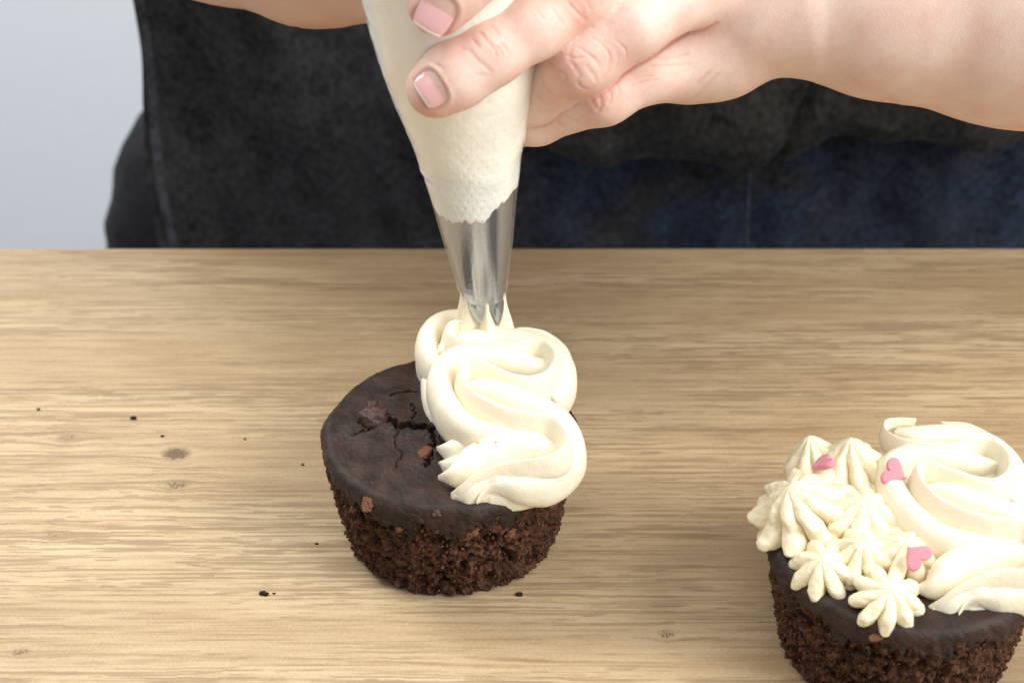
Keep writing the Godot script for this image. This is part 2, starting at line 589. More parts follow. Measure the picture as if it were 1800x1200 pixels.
# a swirl of cream from a star tip: every ridge and band of the rope is a soft lobe along its own line; where lobes meet there is a crease.
# each: half width, half height, thickness at start and end, points (x, z, height of the top), all in millimetres from the cupcake's centre
const SWIRL := [
	[6.60, 7.0, 0.70, 0.40, [[4.7, -32.4, 45.0], [11.9, -26.1, 45.5], [20.6, -22.6, 46.0], [26.0, -17.2, 46.0], [22.7, -13.5, 46.0], [14.1, -15.6, 46.5], [4.0, -14.7, 46.5], [1.4, -8.2, 46.0], [6.9, 3.0, 46.0], [17.3, 8.9, 46.0], [26.1, 11.8, 45.0], [26.6, 15.7, 43.5], [21.4, 21.3, 42.5], [15.3, 22.7, 42.0]]],
	[1.15, 6.0, 1.00, 0.25, [[8.1, -26.6, 51.0], [3.3, -26.5, 51.5], [-0.1, -25.9, 51.5], [-0.9, -22.7, 51.0], [2.1, -18.3, 51.5], [7.8, -15.8, 52.0], [13.1, -15.1, 52.0], [17.4, -15.6, 52.0], [21.6, -17.1, 52.0], [25.4, -16.2, 52.0], [28.0, -11.3, 52.3], [27.5, -5.6, 52.6], [25.2, -1.3, 53.0], [21.5, 1.3, 53.5], [17.3, 0.6, 53.5], [13.2, -2.0, 53.5], [9.0, -5.2, 53.2], [5.3, -6.8, 53.0], [3.5, -4.3, 53.0], [3.8, 1.1, 53.0], [6.5, 7.0, 53.0], [11.2, 11.2, 53.0], [16.8, 14.0, 52.6], [21.9, 15.2, 52.4], [26.0, 15.7, 52.0], [29.0, 18.0, 51.5], [30.4, 21.2, 50.5], [29.9, 24.7, 49.5], [26.8, 26.8, 48.3], [21.8, 27.6, 47.3], [16.8, 27.3, 46.4], [11.8, 27.8, 45.2], [7.3, 28.8, 43.4], [3.7, 29.7, 40.5], [1.0, 29.0, 37.2]]],
	[3.70, 6.5, 0.90, 0.70, [[28.3, -10.6, 47.5], [25.3, -11.5, 48.5], [21.6, -12.0, 49.5], [17.4, -13.1, 50.5], [12.0, -14.2, 51.0], [6.7, -15.1, 51.0], [2.4, -14.4, 51.0], [-1.2, -11.4, 50.8], [-2.7, -5.7, 50.5], [-1.7, 0.9, 50.3], [1.1, 8.2, 50.0], [5.1, 13.4, 49.6], [9.7, 15.8, 49.0], [14.8, 16.3, 48.0], [20.4, 15.1, 46.0]]],
	[3.60, 6.0, 0.80, 0.06, [[3.7, -3.4, 47.0], [6.9, -1.8, 49.5], [10.0, -0.1, 50.8], [14.8, 3.2, 51.4], [20.4, 6.6, 51.2], [26.1, 9.3, 50.5], [30.1, 13.1, 49.6], [32.0, 16.0, 47.0], [31.7, 20.4, 45.0], [28.9, 23.5, 43.3], [24.1, 26.5, 42.4], [18.8, 28.5, 42.2], [14.3, 28.9, 41.6], [10.3, 29.6, 40.4], [7.7, 31.9, 37.2]]],
	[4.10, 6.5, 0.90, 0.06, [[29.1, 18.8, 44.0], [26.0, 18.8, 46.0], [22.4, 17.8, 47.3], [18.3, 18.0, 47.8], [13.3, 19.3, 47.6], [8.2, 21.3, 46.6], [4.2, 24.1, 45.0], [0.7, 25.6, 42.5], [-2.4, 23.9, 38.6]]],
	[3.20, 5.5, 0.90, 0.06, [[17.3, 10.6, 42.0], [12.2, 12.4, 43.5], [8.1, 13.2, 44.0], [4.0, 14.2, 43.7], [0.3, 14.3, 42.0], [-3.1, 12.5, 38.8]]],
	[2.40, 4.0, 0.90, 0.06, [[10.2, 17.5, 41.0], [5.6, 18.6, 41.6], [1.4, 18.5, 40.2], [-2.5, 17.5, 37.8]]],
	[2.40, 4.5, 0.90, 0.06, [[19.4, 24.3, 41.0], [14.3, 27.4, 42.6], [10.3, 27.6, 42.0], [6.7, 28.8, 40.8], [3.7, 29.3, 38.6], [1.7, 30.0, 37.0]]],
	[1.70, 4.0, 0.06, 0.80, [[8.0, 31.1, 37.5], [10.3, 29.0, 38.2], [14.3, 28.5, 38.4], [19.3, 27.8, 38.7], [24.7, 25.7, 39.2], [29.3, 21.8, 40.2], [32.5, 15.9, 41.0]]],
	[2.60, 4.5, 0.80, 0.30, [[-6.0, -20.5, 41.5], [-5.7, -13.5, 41.3], [-4.6, -7.1, 40.8], [-2.5, -0.9, 40.3], [0.8, 2.6, 40.0], [4.2, 4.9, 39.8], [9.0, 6.2, 39.5]]],
	[1.00, 2.4, 1.00, 0.10, [[1.5, 1.5, 38.8], [-1.7, 0.8, 38.4], [-5.8, -2.1, 37.2]]],
	[3.90, 6.0, 0.90, 0.90, [[2.2, -24.7, 48.5], [5.5, -23.4, 50.0], [9.8, -23.2, 50.5], [16.3, -23.2, 50.5], [22.2, -22.0, 50.3], [26.9, -18.2, 50.0], [29.6, -13.3, 49.4], [30.1, -8.3, 48.6], [29.0, -3.6, 47.5], [26.3, -0.4, 46.0]]],
	[2.40, 4.5, 0.90, 0.90, [[17.4, -34.8, 43.0], [24.6, -33.3, 43.0], [30.0, -26.8, 43.0], [31.5, -19.8, 42.0], [30.2, -10.6, 41.5]]],
	[3.30, 6.0, 0.90, 0.90, [[7.5, -34.7, 48.5], [0.8, -34.7, 48.8], [-3.2, -33.0, 48.8], [-6.1, -28.3, 48.8], [-6.7, -22.8, 48.2], [-5.5, -17.4, 47.5], [-3.3, -13.8, 46.5]]],
	[1.90, 5.0, 0.90, 0.80, [[5.3, -28.7, 48.0], [2.7, -26.3, 48.2], [1.1, -23.2, 47.6], [-1.8, -21.7, 48.0], [-2.8, -18.5, 47.0]]],
	[2.20, 4.0, 0.80, 0.40, [[-7.7, -29.7, 41.5], [-7.9, -24.8, 41.0], [-6.7, -20.9, 40.5], [-4.6, -17.1, 40.0]]],
]

func swirl(parent: Node3D, m: Material, turn: float, shift: Vector3, size: float, seed_: int, skip: int, open: float) -> void:
	var nz := noise(seed_, 120.0, 3)
	var soft := noise(seed_ + 1, 45.0, 2)
	var V := PackedVector3Array()
	var I := PackedInt32Array()
	var basis := Basis(Vector3.UP, turn) * size
	var K := 40
	for which in SWIRL.size() - skip:
		var q: Array = SWIRL[which]
		var pts: Array = q[4]
		var cnt := pts.size()
		var n := (cnt - 1) * 12 + 1
		var C := PackedVector3Array()
		for s in n:
			var u := s / 12.0
			var k := mini(int(u), cnt - 2)
			var f := u - k
			var p: Array = pts[maxi(k - 1, 0)]
			var r: Array = pts[k]
			var t: Array = pts[k + 1]
			var d: Array = pts[mini(k + 2, cnt - 1)]
			C.append(Vector3(cubic_interpolate(r[0], t[0], p[0], d[0], f), cubic_interpolate(r[2], t[2], p[2], d[2], f), cubic_interpolate(r[1], t[1], p[1], d[1], f)) * 0.001)
		for pass_ in 3:
			var D := C.duplicate()
			for s in range(1, n - 1):
				D[s] = (C[s - 1] + C[s] * 2.0 + C[s + 1]) * 0.25
			C = D
		var base := V.size()
		var narrow: bool = q[0] < 1.5
		for s in n:
			var v := s / float(n - 1)
			var t := C[mini(s + 1, n - 1)] - C[maxi(s - 1, 0)]
			t.y *= 0.3
			t = t.normalized()
			var right := t.cross(Vector3.UP).normalized()
			var grow := minf(lerpf(q[2] * (open if which != 0 else 1.0), 1.0, sm(0.0, 0.22, v)), lerpf(q[3], 1.0, sm(1.0, 0.66, v)))
			# rounded ends
			var end := minf(s, n - 1 - s) / 6.0
			if end < 1.0:
				grow *= sqrt(maxf(1.0 - (1.0 - end) * (1.0 - end), 0.0004))
			var rw: float = q[0] * 0.001 * grow * (1.0 + 0.10 * soft.get_noise_3dv(C[s] * 2.0))
			var rv: float = q[1] * 0.001 * (0.10 + 0.90 * grow)
			var mid := C[s] - Vector3(0, rv, 0)
			for i in K:
				var th := TAU * i / K
				var x := signf(cos(th)) * pow(absf(cos(th)), 0.86)
				var y := signf(sin(th)) * pow(absf(sin(th)), 0.86)
				var wide := rw
				if narrow and y < 0.95:
					wide = rw * (1.0 + (0.95 - y) * 0.85)
				var p := mid + right * (x * wide) + Vector3(0, y * rv, 0)
				p += (right * x + Vector3(0, y, 0)) * (nz.get_noise_3dv(p) * 0.00018)
				V.append(basis * p + shift)
		I.append_array(grid_index(K, n, true, base))
	commit("piped_cream", V, I, m, parent)

# a drop pulled up from a star tip: lobes with sharp valleys between them, drawn to a point
func star_drop(parent: Node3D, at: Vector3, tilt: Vector3, R: float, H: float, lobes: int, twist: float, ruffle: float, m: Material, seed_: int) -> void:
	var nu := lobes * 18
	var nv := 72
	var V := PackedVector3Array()
	var nz := noise(seed_, 0.9, 3)
	var turn := Basis.from_euler(tilt)
	var lobe_k := []
	for k in lobes:
		lobe_k.append(1.0 + nz.get_noise_2d(k * 3.1, seed_) * 0.45)
	for j in nv:
		var v := j / float(nv - 1)
		var body := 0.0
		if v < 0.22:
			body = lerpf(0.72, 1.0, sin(v / 0.22 * PI / 2))
		else:
			body = pow(cos((v - 0.22) / 0.78 * PI / 2), 0.85) * 0.97 + 0.03 * (1.0 - v)
		var h := H * pow(v, 0.95)
		for i in nu:
			var a := TAU * i / nu
			var which := i / float(nu) * lobes
			var e := pow(absf(sin(lobes * 0.5 * a)), 0.74)
			var amp: float = lerpf(0.50, 0.28, v)
			var k: float = lobe_k[int(which) % lobes]
			var r := R * body * (1.0 - amp + amp * e * (0.75 + 0.25 * k))
			r *= 1.0 + ruffle * sin(v * 15.0 + nz.get_noise_2d(int(which) * 7.0, 1.0) * 5.0) * e * (1.0 - v) * 1.2
			var aa := a + twist * v
			var p := Vector3(cos(aa) * r, h, sin(aa) * r)
			p += Vector3(nz.get_noise_3dv(p * 200.0), nz.get_noise_3dv(p * 200.0 + Vector3(9, 0, 0)), nz.get_noise_3dv(p * 200.0 + Vector3(0, 9, 0))) * R * 0.05
			V.append(at + turn * p)
	var I := grid_index(nu, nv, true)
	V.append(at)
	fan(I, V.size() - 1, 0, nu, true)
	V.append(at + turn * Vector3(0, H * 1.02, 0))
	fan(I, V.size() - 1, (nv - 1) * nu, nu, false)
	commit("piped_star", V, I, m, parent)

func build_cupcakes() -> void:
	var cream := cream_material()
	var one := thing("cupcake", "chocolate cupcake half covered in cream, under the metal nozzle", "cupcake", Vector3(0, 0, 0.049), "chocolate cupcakes on the table")
	build_cake(one, 100, true)
	swirl(one, cream, 0.0, Vector3.ZERO, 1.0, 5, 0, 1.0)
	# the column of cream coming out between the teeth of the tip
	var V := PackedVector3Array()
	var nu := 132
	var nv := 50
	var top := Vector3(0.0087, 0.0590, -0.0303)
	var low := Vector3(0.0092, 0.0440, -0.0300)
	for j in nv:
		var v := j / float(nv - 1)
		var c := low.lerp(top, v)
		var R := lerpf(0.0094, 0.0066, sm(0.0, 1.0, pow(v, 0.8)))
		for i in nu:
			var a := TAU * i / nu
			var e := pow(absf(cos(3.0 * (a - deg_to_rad(80.0)))), lerpf(0.9, 3.0, v))
			var r := R * (0.66 + 0.34 * e)
			V.append(c + Vector3(cos(a) * r, 0, sin(a) * r))
	var I := grid_index(nu, nv, true)
	V.append(low)
	fan(I, V.size() - 1, 0, nu, true)
	V.append(top)
	fan(I, V.size() - 1, (nv - 1) * nu, nu, false)
	commit("extruded_cream", V, I, cream, one)

	var speck := mat(Color(0.93, 0.68, 0.25), 0.5, 0.4)
	for q in [[0.0078, 0.0205, 0.0468], [0.0182, 0.0123, 0.0492], [0.0125, 0.0210, 0.0472]]:
		V = PackedVector3Array()
		I = PackedInt32Array()
		lump_shape(V, I, Vector3.ZERO, Vector3(0.00042, 0.00025, 0.00028), 10, 8, 0.3, int(q[0] * 10000))
		commit("speck", V, I, speck, one).position = Vector3(q[0], q[2], q[1])

	var two := thing("cupcake", "chocolate cupcake with finished cream swirl, piped stars and pink hearts", "cupcake", Vector3(0.1148, 0, 0.0925), "chocolate cupcakes on the table")
	build_cake(two, 300, false)
	swirl(two, cream, 0.04, Vector3(-0.0012, -0.0006, -0.0032), 0.98, 9, 3, 0.15)
	var cream_2 := cream.duplicate()
	cream_2.albedo_color = Color(0.955, 0.900, 0.765)
	# local x, z, base height, radius, height, lobes, twist, ruffle, tilt
	var stars := [
		[-0.0235, -0.0040, 0.0345, 0.0134, 0.0175, 9, 0.35, 0.20, Vector3(0.15, 0, 0.40)],
		[-0.0120, -0.0005, 0.0360, 0.0122, 0.0130, 8, -0.25, 0.14, Vector3(0.12, 0, 0.0)],
		[-0.0215, 0.0132, 0.0345, 0.0092, 0.0090, 8, 0.2, 0.03, Vector3(0.32, 0, 0.24)],
		[-0.0092, 0.0236, 0.0350, 0.0094, 0.0085, 9, -0.2, 0.02, Vector3(0.36, 0, -0.02)],
		[-0.0115, -0.0160, 0.0355, 0.0108, 0.0170, 8, 0.5, 0.10, Vector3(-0.1, 0, 0.1)],
		[-0.0190, -0.0200, 0.0345, 0.0090, 0.0155, 8, 0.3, 0.06, Vector3(-0.15, 0, 0.25)],
		[-0.0030, 0.0105, 0.0350, 0.0100, 0.0110, 8, 0.1, 0.08, Vector3(0.2, 0, 0)],
		[-0.0135, 0.0110, 0.0355, 0.0088, 0.0110, 8, 0.1, 0.08, Vector3(0.25, 0, 0.05)],
		[0.0010, 0.0000, 0.0360, 0.0085, 0.0110, 8, 0.4, 0.08, Vector3(0.1, 0, 0)],
	]
	var k := 0
	for s in stars:
		star_drop(two, Vector3(s[0], s[2], s[1]), s[8], s[3], s[4], s[5], s[6], s[7], cream_2, 40 + k)
		k += 1
	# pink sugar hearts
	var pink := mat(Color(0.865, 0.570, 0.610), 0.65, 0.3)
	bump(pink, noise_tex(90, 128, 0.05, 3), 0.01, 150.0)
	heart(Vector3(0.0938, 0.0515, 0.0835), Vector3(-0.440, 0.845, -0.300), Vector3(0.867, 0.403, -0.293), pink, "pink sugar heart seen edge-on, leftmost at the back of the cream stars")
	heart(Vector3(0.1110, 0.0495, 0.0848), Vector3(0.0, 0.75, 0.691), Vector3(-0.892, 0.365, -0.265), pink, "pink sugar heart showing two lobes, tucked behind the smooth cream swirl")
	heart(Vector3(0.1128, 0.0460, 0.1115), Vector3(-0.15, 0.709, 0.721), Vector3(0.707, -0.572, 0.416), pink, "pink sugar heart facing forward between the front star and the swirl")

func heart(at: Vector3, face: Vector3, lobes: Vector3, m: Material, label: String) -> void:
	var o := thing("sugar_heart", label, "sprinkle", at, "pink sugar hearts on the decorated cupcake")
	var n := face.normalized()
	var up := (lobes - n * lobes.dot(n)).normalized()
	o.basis = Basis(n.cross(-up), n, -up)
	var nu := 72
	var rows := [[0.0, -1.0], [0.80, -1.0], [0.93, -0.8], [1.0, -0.35], [1.0, 0.35], [0.93, 0.8], [0.80, 1.0], [0.0, 1.0]]
	var V := PackedVector3Array()
	for r in rows:
		for i in nu:
			var t := TAU * i / nu
			var x := 16.0 * pow(sin(t), 3)
			var y := 13.0 * cos(t) - 5.0 * cos(2 * t) - 2.0 * cos(3 * t) - cos(4 * t)
			V.append(Vector3(x * r[0] * 0.00023, r[1] * 0.00085, -(y * r[0]) * 0.000205))
	commit("heart_body", V, grid_index(nu, rows.size(), true), m, o)

func build_crumbs() -> void:
	var m := mat(Color(0.20, 0.12, 0.09), 0.8, 0.3)
	var list := [
		[-0.0960, 0.0006, 0.00075, "dark cake crumb on the bare wood, nearest the knots at left"],
		[-0.1253, -0.0038, 0.00045, "tiny dark crumb at the far left of the table"],
		[-0.0863, 0.0090, 0.00045, "tiny reddish crumb just above the darkest wood knot"],
		[-0.0495, 0.0760, 0.00095, "largest dark cake crumb on the wood left of the frosted cupcake"],
		[-0.0468, 0.0757, 0.00035, "speck of crumb just right of the largest crumb"],
		[-0.0438, 0.0221, 0.00040, "small crumb close to the left side of the frosted cupcake"],
		[0.0184, 0.0762, 0.00080, "brown crumb on the wood touching the frosted cupcake's front right"],
		[-0.0619, 0.0103, 0.00035, "speck of crumb on the wood between the knots and cupcake"],
		[-0.0371, 0.0560, 0.00040, "small crumb on the wood in the frosted cupcake's left shade"],
	]
	for c in list:
		var o := thing("cake_crumb", c[3], "crumb", Vector3(c[0], 0, c[1]), "cake crumbs on the table")
		var V := PackedVector3Array()
		var I := PackedInt32Array()
		lump_shape(V, I, Vector3(0, c[2] * 0.45, 0), Vector3(c[2] * 1.2, c[2] * 0.6, c[2] * 0.8), 14, 10, 0.35, int(c[0] * 10000))
		for k in V.size():
			V[k].y = maxf(V[k].y, 0.0)
		commit("crumb_body", V, I, m, o)

# ------------------------------------------------------------------ piping bag
# axis points and radii from the tip upwards
const AXIS := [[0.00989, 0.05024, 0.0200, 0.0050], [0.00857, 0.06014, 0.0190, 0.00695], [0.00746, 0.07461, 0.0175, 0.00945], [0.00638, 0.08867, 0.0160, 0.01172], [0.00557, 0.09733, 0.01505, 0.01356], [0.00466, 0.10853, 0.0138, 0.01636], [0.00394, 0.12148, 0.01232, 0.02008], [0.00321, 0.13168, 0.01112, 0.02232], [0.00276, 0.14107, 0.0100, 0.02368], [0.00132, 0.15845, 0.00786, 0.02495], [0.0, 0.1780, 0.0050, 0.0245], [-0.001, 0.1980, 0.0030, 0.0180], [-0.002, 0.2120, 0.0010, 0.0085], [-0.003, 0.2240, 0.0, 0.0065], [-0.006, 0.2420, -0.001, 0.0120], [-0.010, 0.262, -0.002, 0.0150]]

func axis_at(y: float) -> Array:
	for k in AXIS.size() - 1:
		var b: Array = AXIS[k + 1]
		if y <= b[1] or k == AXIS.size() - 2:
			var a: Array = AXIS[k]
			var p: Array = AXIS[maxi(k - 1, 0)]
			var d: Array = AXIS[mini(k + 2, AXIS.size() - 1)]
			var f: float = (y - a[1]) / (b[1] - a[1])
			return [Vector3(cubic_interpolate(a[0], b[0], p[0], d[0], f), y, cubic_interpolate(a[2], b[2], p[2], d[2], f)), cubic_interpolate(a[3], b[3], p[3], d[3], f)]
	return []

func build_bag() -> void:
	var bag := thing("piping_bag", "clear dimpled piping bag full of cream with metal star nozzle", "piping bag")
	var nz := noise(61, 60.0, 3)
	# --- the metal tip
	var steel := mat(Color(0.66, 0.69, 0.73), 0.20, 0.5)
	steel.metallic = 1.0
	steel.anisotropy_enabled = true
	steel.anisotropy = -0.75
	var streak := noise(62, 0.05, 3).get_seamless_image(128, 8, false, false, 0.2)
	streak.resize(512, 256, Image.INTERPOLATE_CUBIC)
	steel.heightmap_enabled = true
	steel.heightmap_texture = ImageTexture.create_from_image(streak)
	steel.heightmap_scale = 0.004
	var V := PackedVector3Array()
	var UV := PackedVector2Array()
	var I := PackedInt32Array()
	var nu := 144
	var fine := 360
	var y_top := 0.0985
	var y_root := 0.0580
	for side in 2:
		var base := V.size()
		for j in 40:
			var y := lerpf(y_top, y_root, j / 39.0)
			var ax := axis_at(y)
			var R: float = ax[1] - 0.0006 - side * 0.0005
			for i in nu:
				var a := TAU * i / nu
				V.append(ax[0] + Vector3(cos(a) * R, 0, sin(a) * R))
				UV.append(Vector2(i / float(nu) * 2.0, j / 39.0))
		var gi := grid_index(nu, 40, true, base)
		if side == 1:
			for k in range(0, gi.size(), 3):
				var t := gi[k]
				gi[k] = gi[k + 1]
				gi[k + 1] = t
		I.append_array(gi)
		# six teeth, each narrowing to a blunt point that bends inwards
		for tooth in 6:
			var b2 := V.size()
			var mid := deg_to_rad(80.0 + 30.0) + tooth * PI / 3
			var rows := 14
			var cols := 13
			for j in rows:
				var s := j / float(rows - 1)
				var y := lerpf(y_root, 0.0502, s)
				var ax := axis_at(y)
				var R: float = lerpf(axis_at(y_root)[1] - 0.0006, 0.0046, s * s) - side * 0.0005
				var half := PI / 6 * (1.0 - 0.93 * pow(s, 1.15))
				for i in cols:
					var a := mid + lerpf(-half, half, i / float(cols - 1))
					V.append(ax[0] + Vector3(cos(a) * R, 0, sin(a) * R))
					UV.append(Vector2(a / TAU * 2.0, s * 0.2))
			var ti := grid_index(cols, rows, false, b2)
			if side == 1:
				for k in range(0, ti.size(), 3):
					var t := ti[k]
					ti[k] = ti[k + 1]
					ti[k + 1] = t
			I.append_array(ti)
	commit("nozzle", V, I, steel, bag, PackedColorArray(), UV)
	# --- the cream filling the bag
	var cream := cream_material()
	cream.albedo_color = Color(0.995, 0.982, 0.925)
	cream.clearcoat_enabled = true
	cream.clearcoat = 0.5
	cream.clearcoat_roughness = 0.2
	V = PackedVector3Array()
	nu = fine
	var rows := 230
	for j in rows:
		var y := lerpf(0.0990, 0.2100, pow(j / float(rows - 1), 1.3))
		var ax := axis_at(y)
		for i in nu:
			var a := TAU * i / nu
			var r: float = ax[1] - 0.00016 + bag_dent(ax[0], y, a, nz)
			V.append(ax[0] + Vector3(cos(a) * r, 0, sin(a) * r))
	I = grid_index(nu, rows, true)
	V.append(axis_at(0.0990)[0])
	fan(I, V.size() - 1, 0, nu, true)
	V.append(axis_at(0.21)[0])
	fan(I, V.size() - 1, (rows - 1) * nu, nu, false)
	commit("cream_filling", V, I, cream, bag)
	# --- the thin layer squeezed down between film and metal, with a ragged lower edge
	var smear := cream_material()
	smear.albedo_color = Color(0.94, 0.94, 0.91)
	smear.clearcoat_enabled = true
	smear.clearcoat = 0.5
	smear.clearcoat_roughness = 0.2
	V = PackedVector3Array()
	rows = 60
	var rag := noise(63, 1.6, 3)
	for j in rows:
		var s := j / float(rows - 1)
		for i in nu:
			var a := TAU * i / nu
			var dir := Vector2(cos(a), sin(a))
			var low := 0.0860 + 0.0050 * sm(0.1, 0.95, dir.x) + 0.0012 * rag.get_noise_2d(dir.x * 2.0, dir.y * 2.0) + 0.0004 * rag.get_noise_2d(dir.x * 5.0, dir.y * 5.0) - 0.0008 * sm(-0.2, -0.6, dir.x)
			var y := lerpf(low, 0.1010, s)
			var ax := axis_at(y)
			var r: float = ax[1] - 0.00016 + bag_dent(ax[0], y, a, nz)
			r -= sm(0.0988, 0.0997, y) * 0.0003
			if s < 0.06:
				r -= (0.06 - s) / 0.06 * 0.00035
			V.append(ax[0] + Vector3(cos(a) * r, 0, sin(a) * r))
	commit("cream_smear", V, grid_index(nu, rows, true), smear, bag)
	# --- the clear film, embossed with small dots
	var film := StandardMaterial3D.new()
	film.albedo_color = Color(0.98, 0.985, 0.99, 0.03)
	film.transparency = BaseMaterial3D.TRANSPARENCY_ALPHA
	film.roughness = 0.16
	film.metallic_specular = 0.5
	V = PackedVector3Array()
	rows = 300
	nu = 420
	for j in rows:
		var y := lerpf(0.0588, 0.2610, pow(j / float(rows - 1), 1.25))
		var ax := axis_at(y)
		for i in nu:
			var a := TAU * i / nu
			var r: float = ax[1] + bag_dent(ax[0], y, a, nz)
			if y > 0.205:
				r *= 1.0 + 0.18 * sin(a * 9.0 + y * 120.0)
			V.append(ax[0] + Vector3(cos(a) * r, 0, sin(a) * r))
	commit("bag_film", V, grid_index(nu, rows, true), film, bag, PackedColorArray(), PackedVector2Array(), false)

func bag_dent(c: Vector3, y: float, a: float, nz: FastNoiseLite) -> float:
	var p := c + Vector3(cos(a), 0, sin(a)) * 0.015
	var d := nz.get_noise_3dv(p) * 0.0005 * sm(0.082, 0.10, y)
	# a small crease at the left where the tip ends
	var left := sm(0.3, 0.9, -cos(a))
	d += left * 0.0003 * exp(-pow((y - 0.0968) / 0.0008, 2.0)) - left * 0.0003 * exp(-pow((y - 0.0948) / 0.0009, 2.0))
	# embossed dots in staggered rows
	if y < 0.17:
		var ring := int(round(y / 0.0021))
		var yd := y - ring * 0.0021
		var R: float = axis_at(y)[1]
		var many := 36.0
		var col := fposmod(a / TAU * many + (ring % 2) * 0.5, 1.0) - 0.5
		var across := col * TAU / many * R
		d -= 0.00020 * (0.6 + 0.8 * absf(nz.get_noise_2d(ring * 9.0, floorf(a / TAU * many + (ring % 2) * 0.5) * 9.0))) * exp(-(yd * yd + across * across) / (0.00038 * 0.00038))
	return d

# ------------------------------------------------------------------ person
# skin: tapered bones joined by a smooth minimum, meshed as surface nets
var B := []            # [a, b, ra, rb, group]
# group 0 is palm and arm, 1..8 are fingers

func bone_chain(pts: Array, group: int) -> void:
	for k in pts.size() - 1:
		var a: Array = pts[k]
		var b: Array = pts[k + 1]
		B.append([Vector3(a[0], a[1], a[2]), Vector3(b[0], b[1], b[2]), a[3], b[3], group])

var PA := PackedVector3Array()
var PD := PackedVector3Array()
var IL := PackedFloat32Array()
var RA := PackedFloat32Array()
var RB := PackedFloat32Array()
var GR := PackedInt32Array()
var net_lo := Vector3.ZERO
var net_h := 0.001
var net_blocks := Vector3i.ZERO
var net_found := []
const S := 6

func field(p: Vector3, near: PackedInt32Array) -> float:
	var g0 := 1.0       # the palm and the arm
	var cur := 1.0
	var out := 1.0
	var last := 0
	for n in near:
		var ap := p - PA[n]
		var ab := PD[n]
		var t := clampf(ap.dot(ab) * IL[n], 0.0, 1.0)
		var ra := RA[n]
		var d := (ap - ab * t).length() - ra - (RB[n] - ra) * t
		var g := GR[n]
		if g != last:
			if last > 0:
				var e := maxf(0.0012 - absf(out - cur), 0.0)
				out = minf(out, cur) - e * e * 208.0
			cur = 1.0
			last = g
		if g == 0:
			var h := maxf(0.007 - absf(g0 - d), 0.0)
			g0 = minf(g0, d) - h * h * 35.7
		else:
			var h := maxf(0.0035 - absf(cur - d), 0.0)
			cur = minf(cur, d) - h * h * 71.4
	if last > 0:
		var e := maxf(0.0012 - absf(out - cur), 0.0)
		out = minf(out, cur) - e * e * 208.0
	var j := maxf(0.0065 - absf(out - g0), 0.0)
	return minf(out, g0) - j * j * 38.5

func net_block(n: int) -> void:
	var bx := n % net_blocks.x
	var by := (n / net_blocks.x) % net_blocks.y
	var bz := n / (net_blocks.x * net_blocks.y)
	var h := net_h
	var half := h * S * 0.5
	var reach := half * 1.7321
	var o := net_lo + Vector3(bx, by, bz) * (h * S)
	var c := o + Vector3.ONE * half
	var near := PackedInt32Array()
	var best := 1.0
	for k in PA.size():
		var ap := c - PA[k]
		var t := clampf(ap.dot(PD[k]) * IL[k], 0.0, 1.0)
		var d := (ap - PD[k] * t).length() - lerpf(RA[k], RB[k], t)
		best = minf(best, d)
		if d < reach * 2.0 + 0.012:
			near.append(k)
	if best > reach + 0.005 or near.is_empty():
		return
	if absf(field(c, near)) > reach * 1.9 + 0.003:
		return
	const T := S + 1
	var val := PackedFloat32Array()
	val.resize(T * T * T)
	var q := 0
	for z in T:
		for y in T:
			for x in T:
				val[q] = field(o + Vector3(x, y, z) * h, near)
				q += 1
	var nx := net_blocks.x * S + 2
	var ny := net_blocks.y * S + 2
	var keys := PackedInt64Array()
	var masks := PackedInt32Array()
	var verts := PackedVector3Array()
	var off := PackedInt32Array([0, 1, T, T + 1, T * T, T * T + 1, T * T + T, T * T + T + 1])
	for z in S:
		for y in S:
			for x in S:
				var i0 := (z * T + y) * T + x
				var m := 0
				for k in 8:
					if val[i0 + off[k]] < 0.0:
						m |= 1 << k
				if m == 0 or m == 255:
					continue
				var sum := Vector3.ZERO
				var cnt := 0
				for e in EDGES:
					var s0 := val[i0 + off[e[0]]]
					var s1 := val[i0 + off[e[1]]]
					if (s0 < 0.0) != (s1 < 0.0):
						var f := s0 / (s0 - s1)
						sum += Vector3(e[0] & 1, (e[0] >> 1) & 1, e[0] >> 2).lerp(Vector3(e[1] & 1, (e[1] >> 1) & 1, e[1] >> 2), f)
						cnt += 1
				keys.append(((bz * S + z) * ny + by * S + y) * nx + bx * S + x)
				masks.append(m)
				verts.append(o + (Vector3(x, y, z) + sum / cnt) * h)
	if keys.size() > 0:
		net_found[n] = [keys, masks, verts]

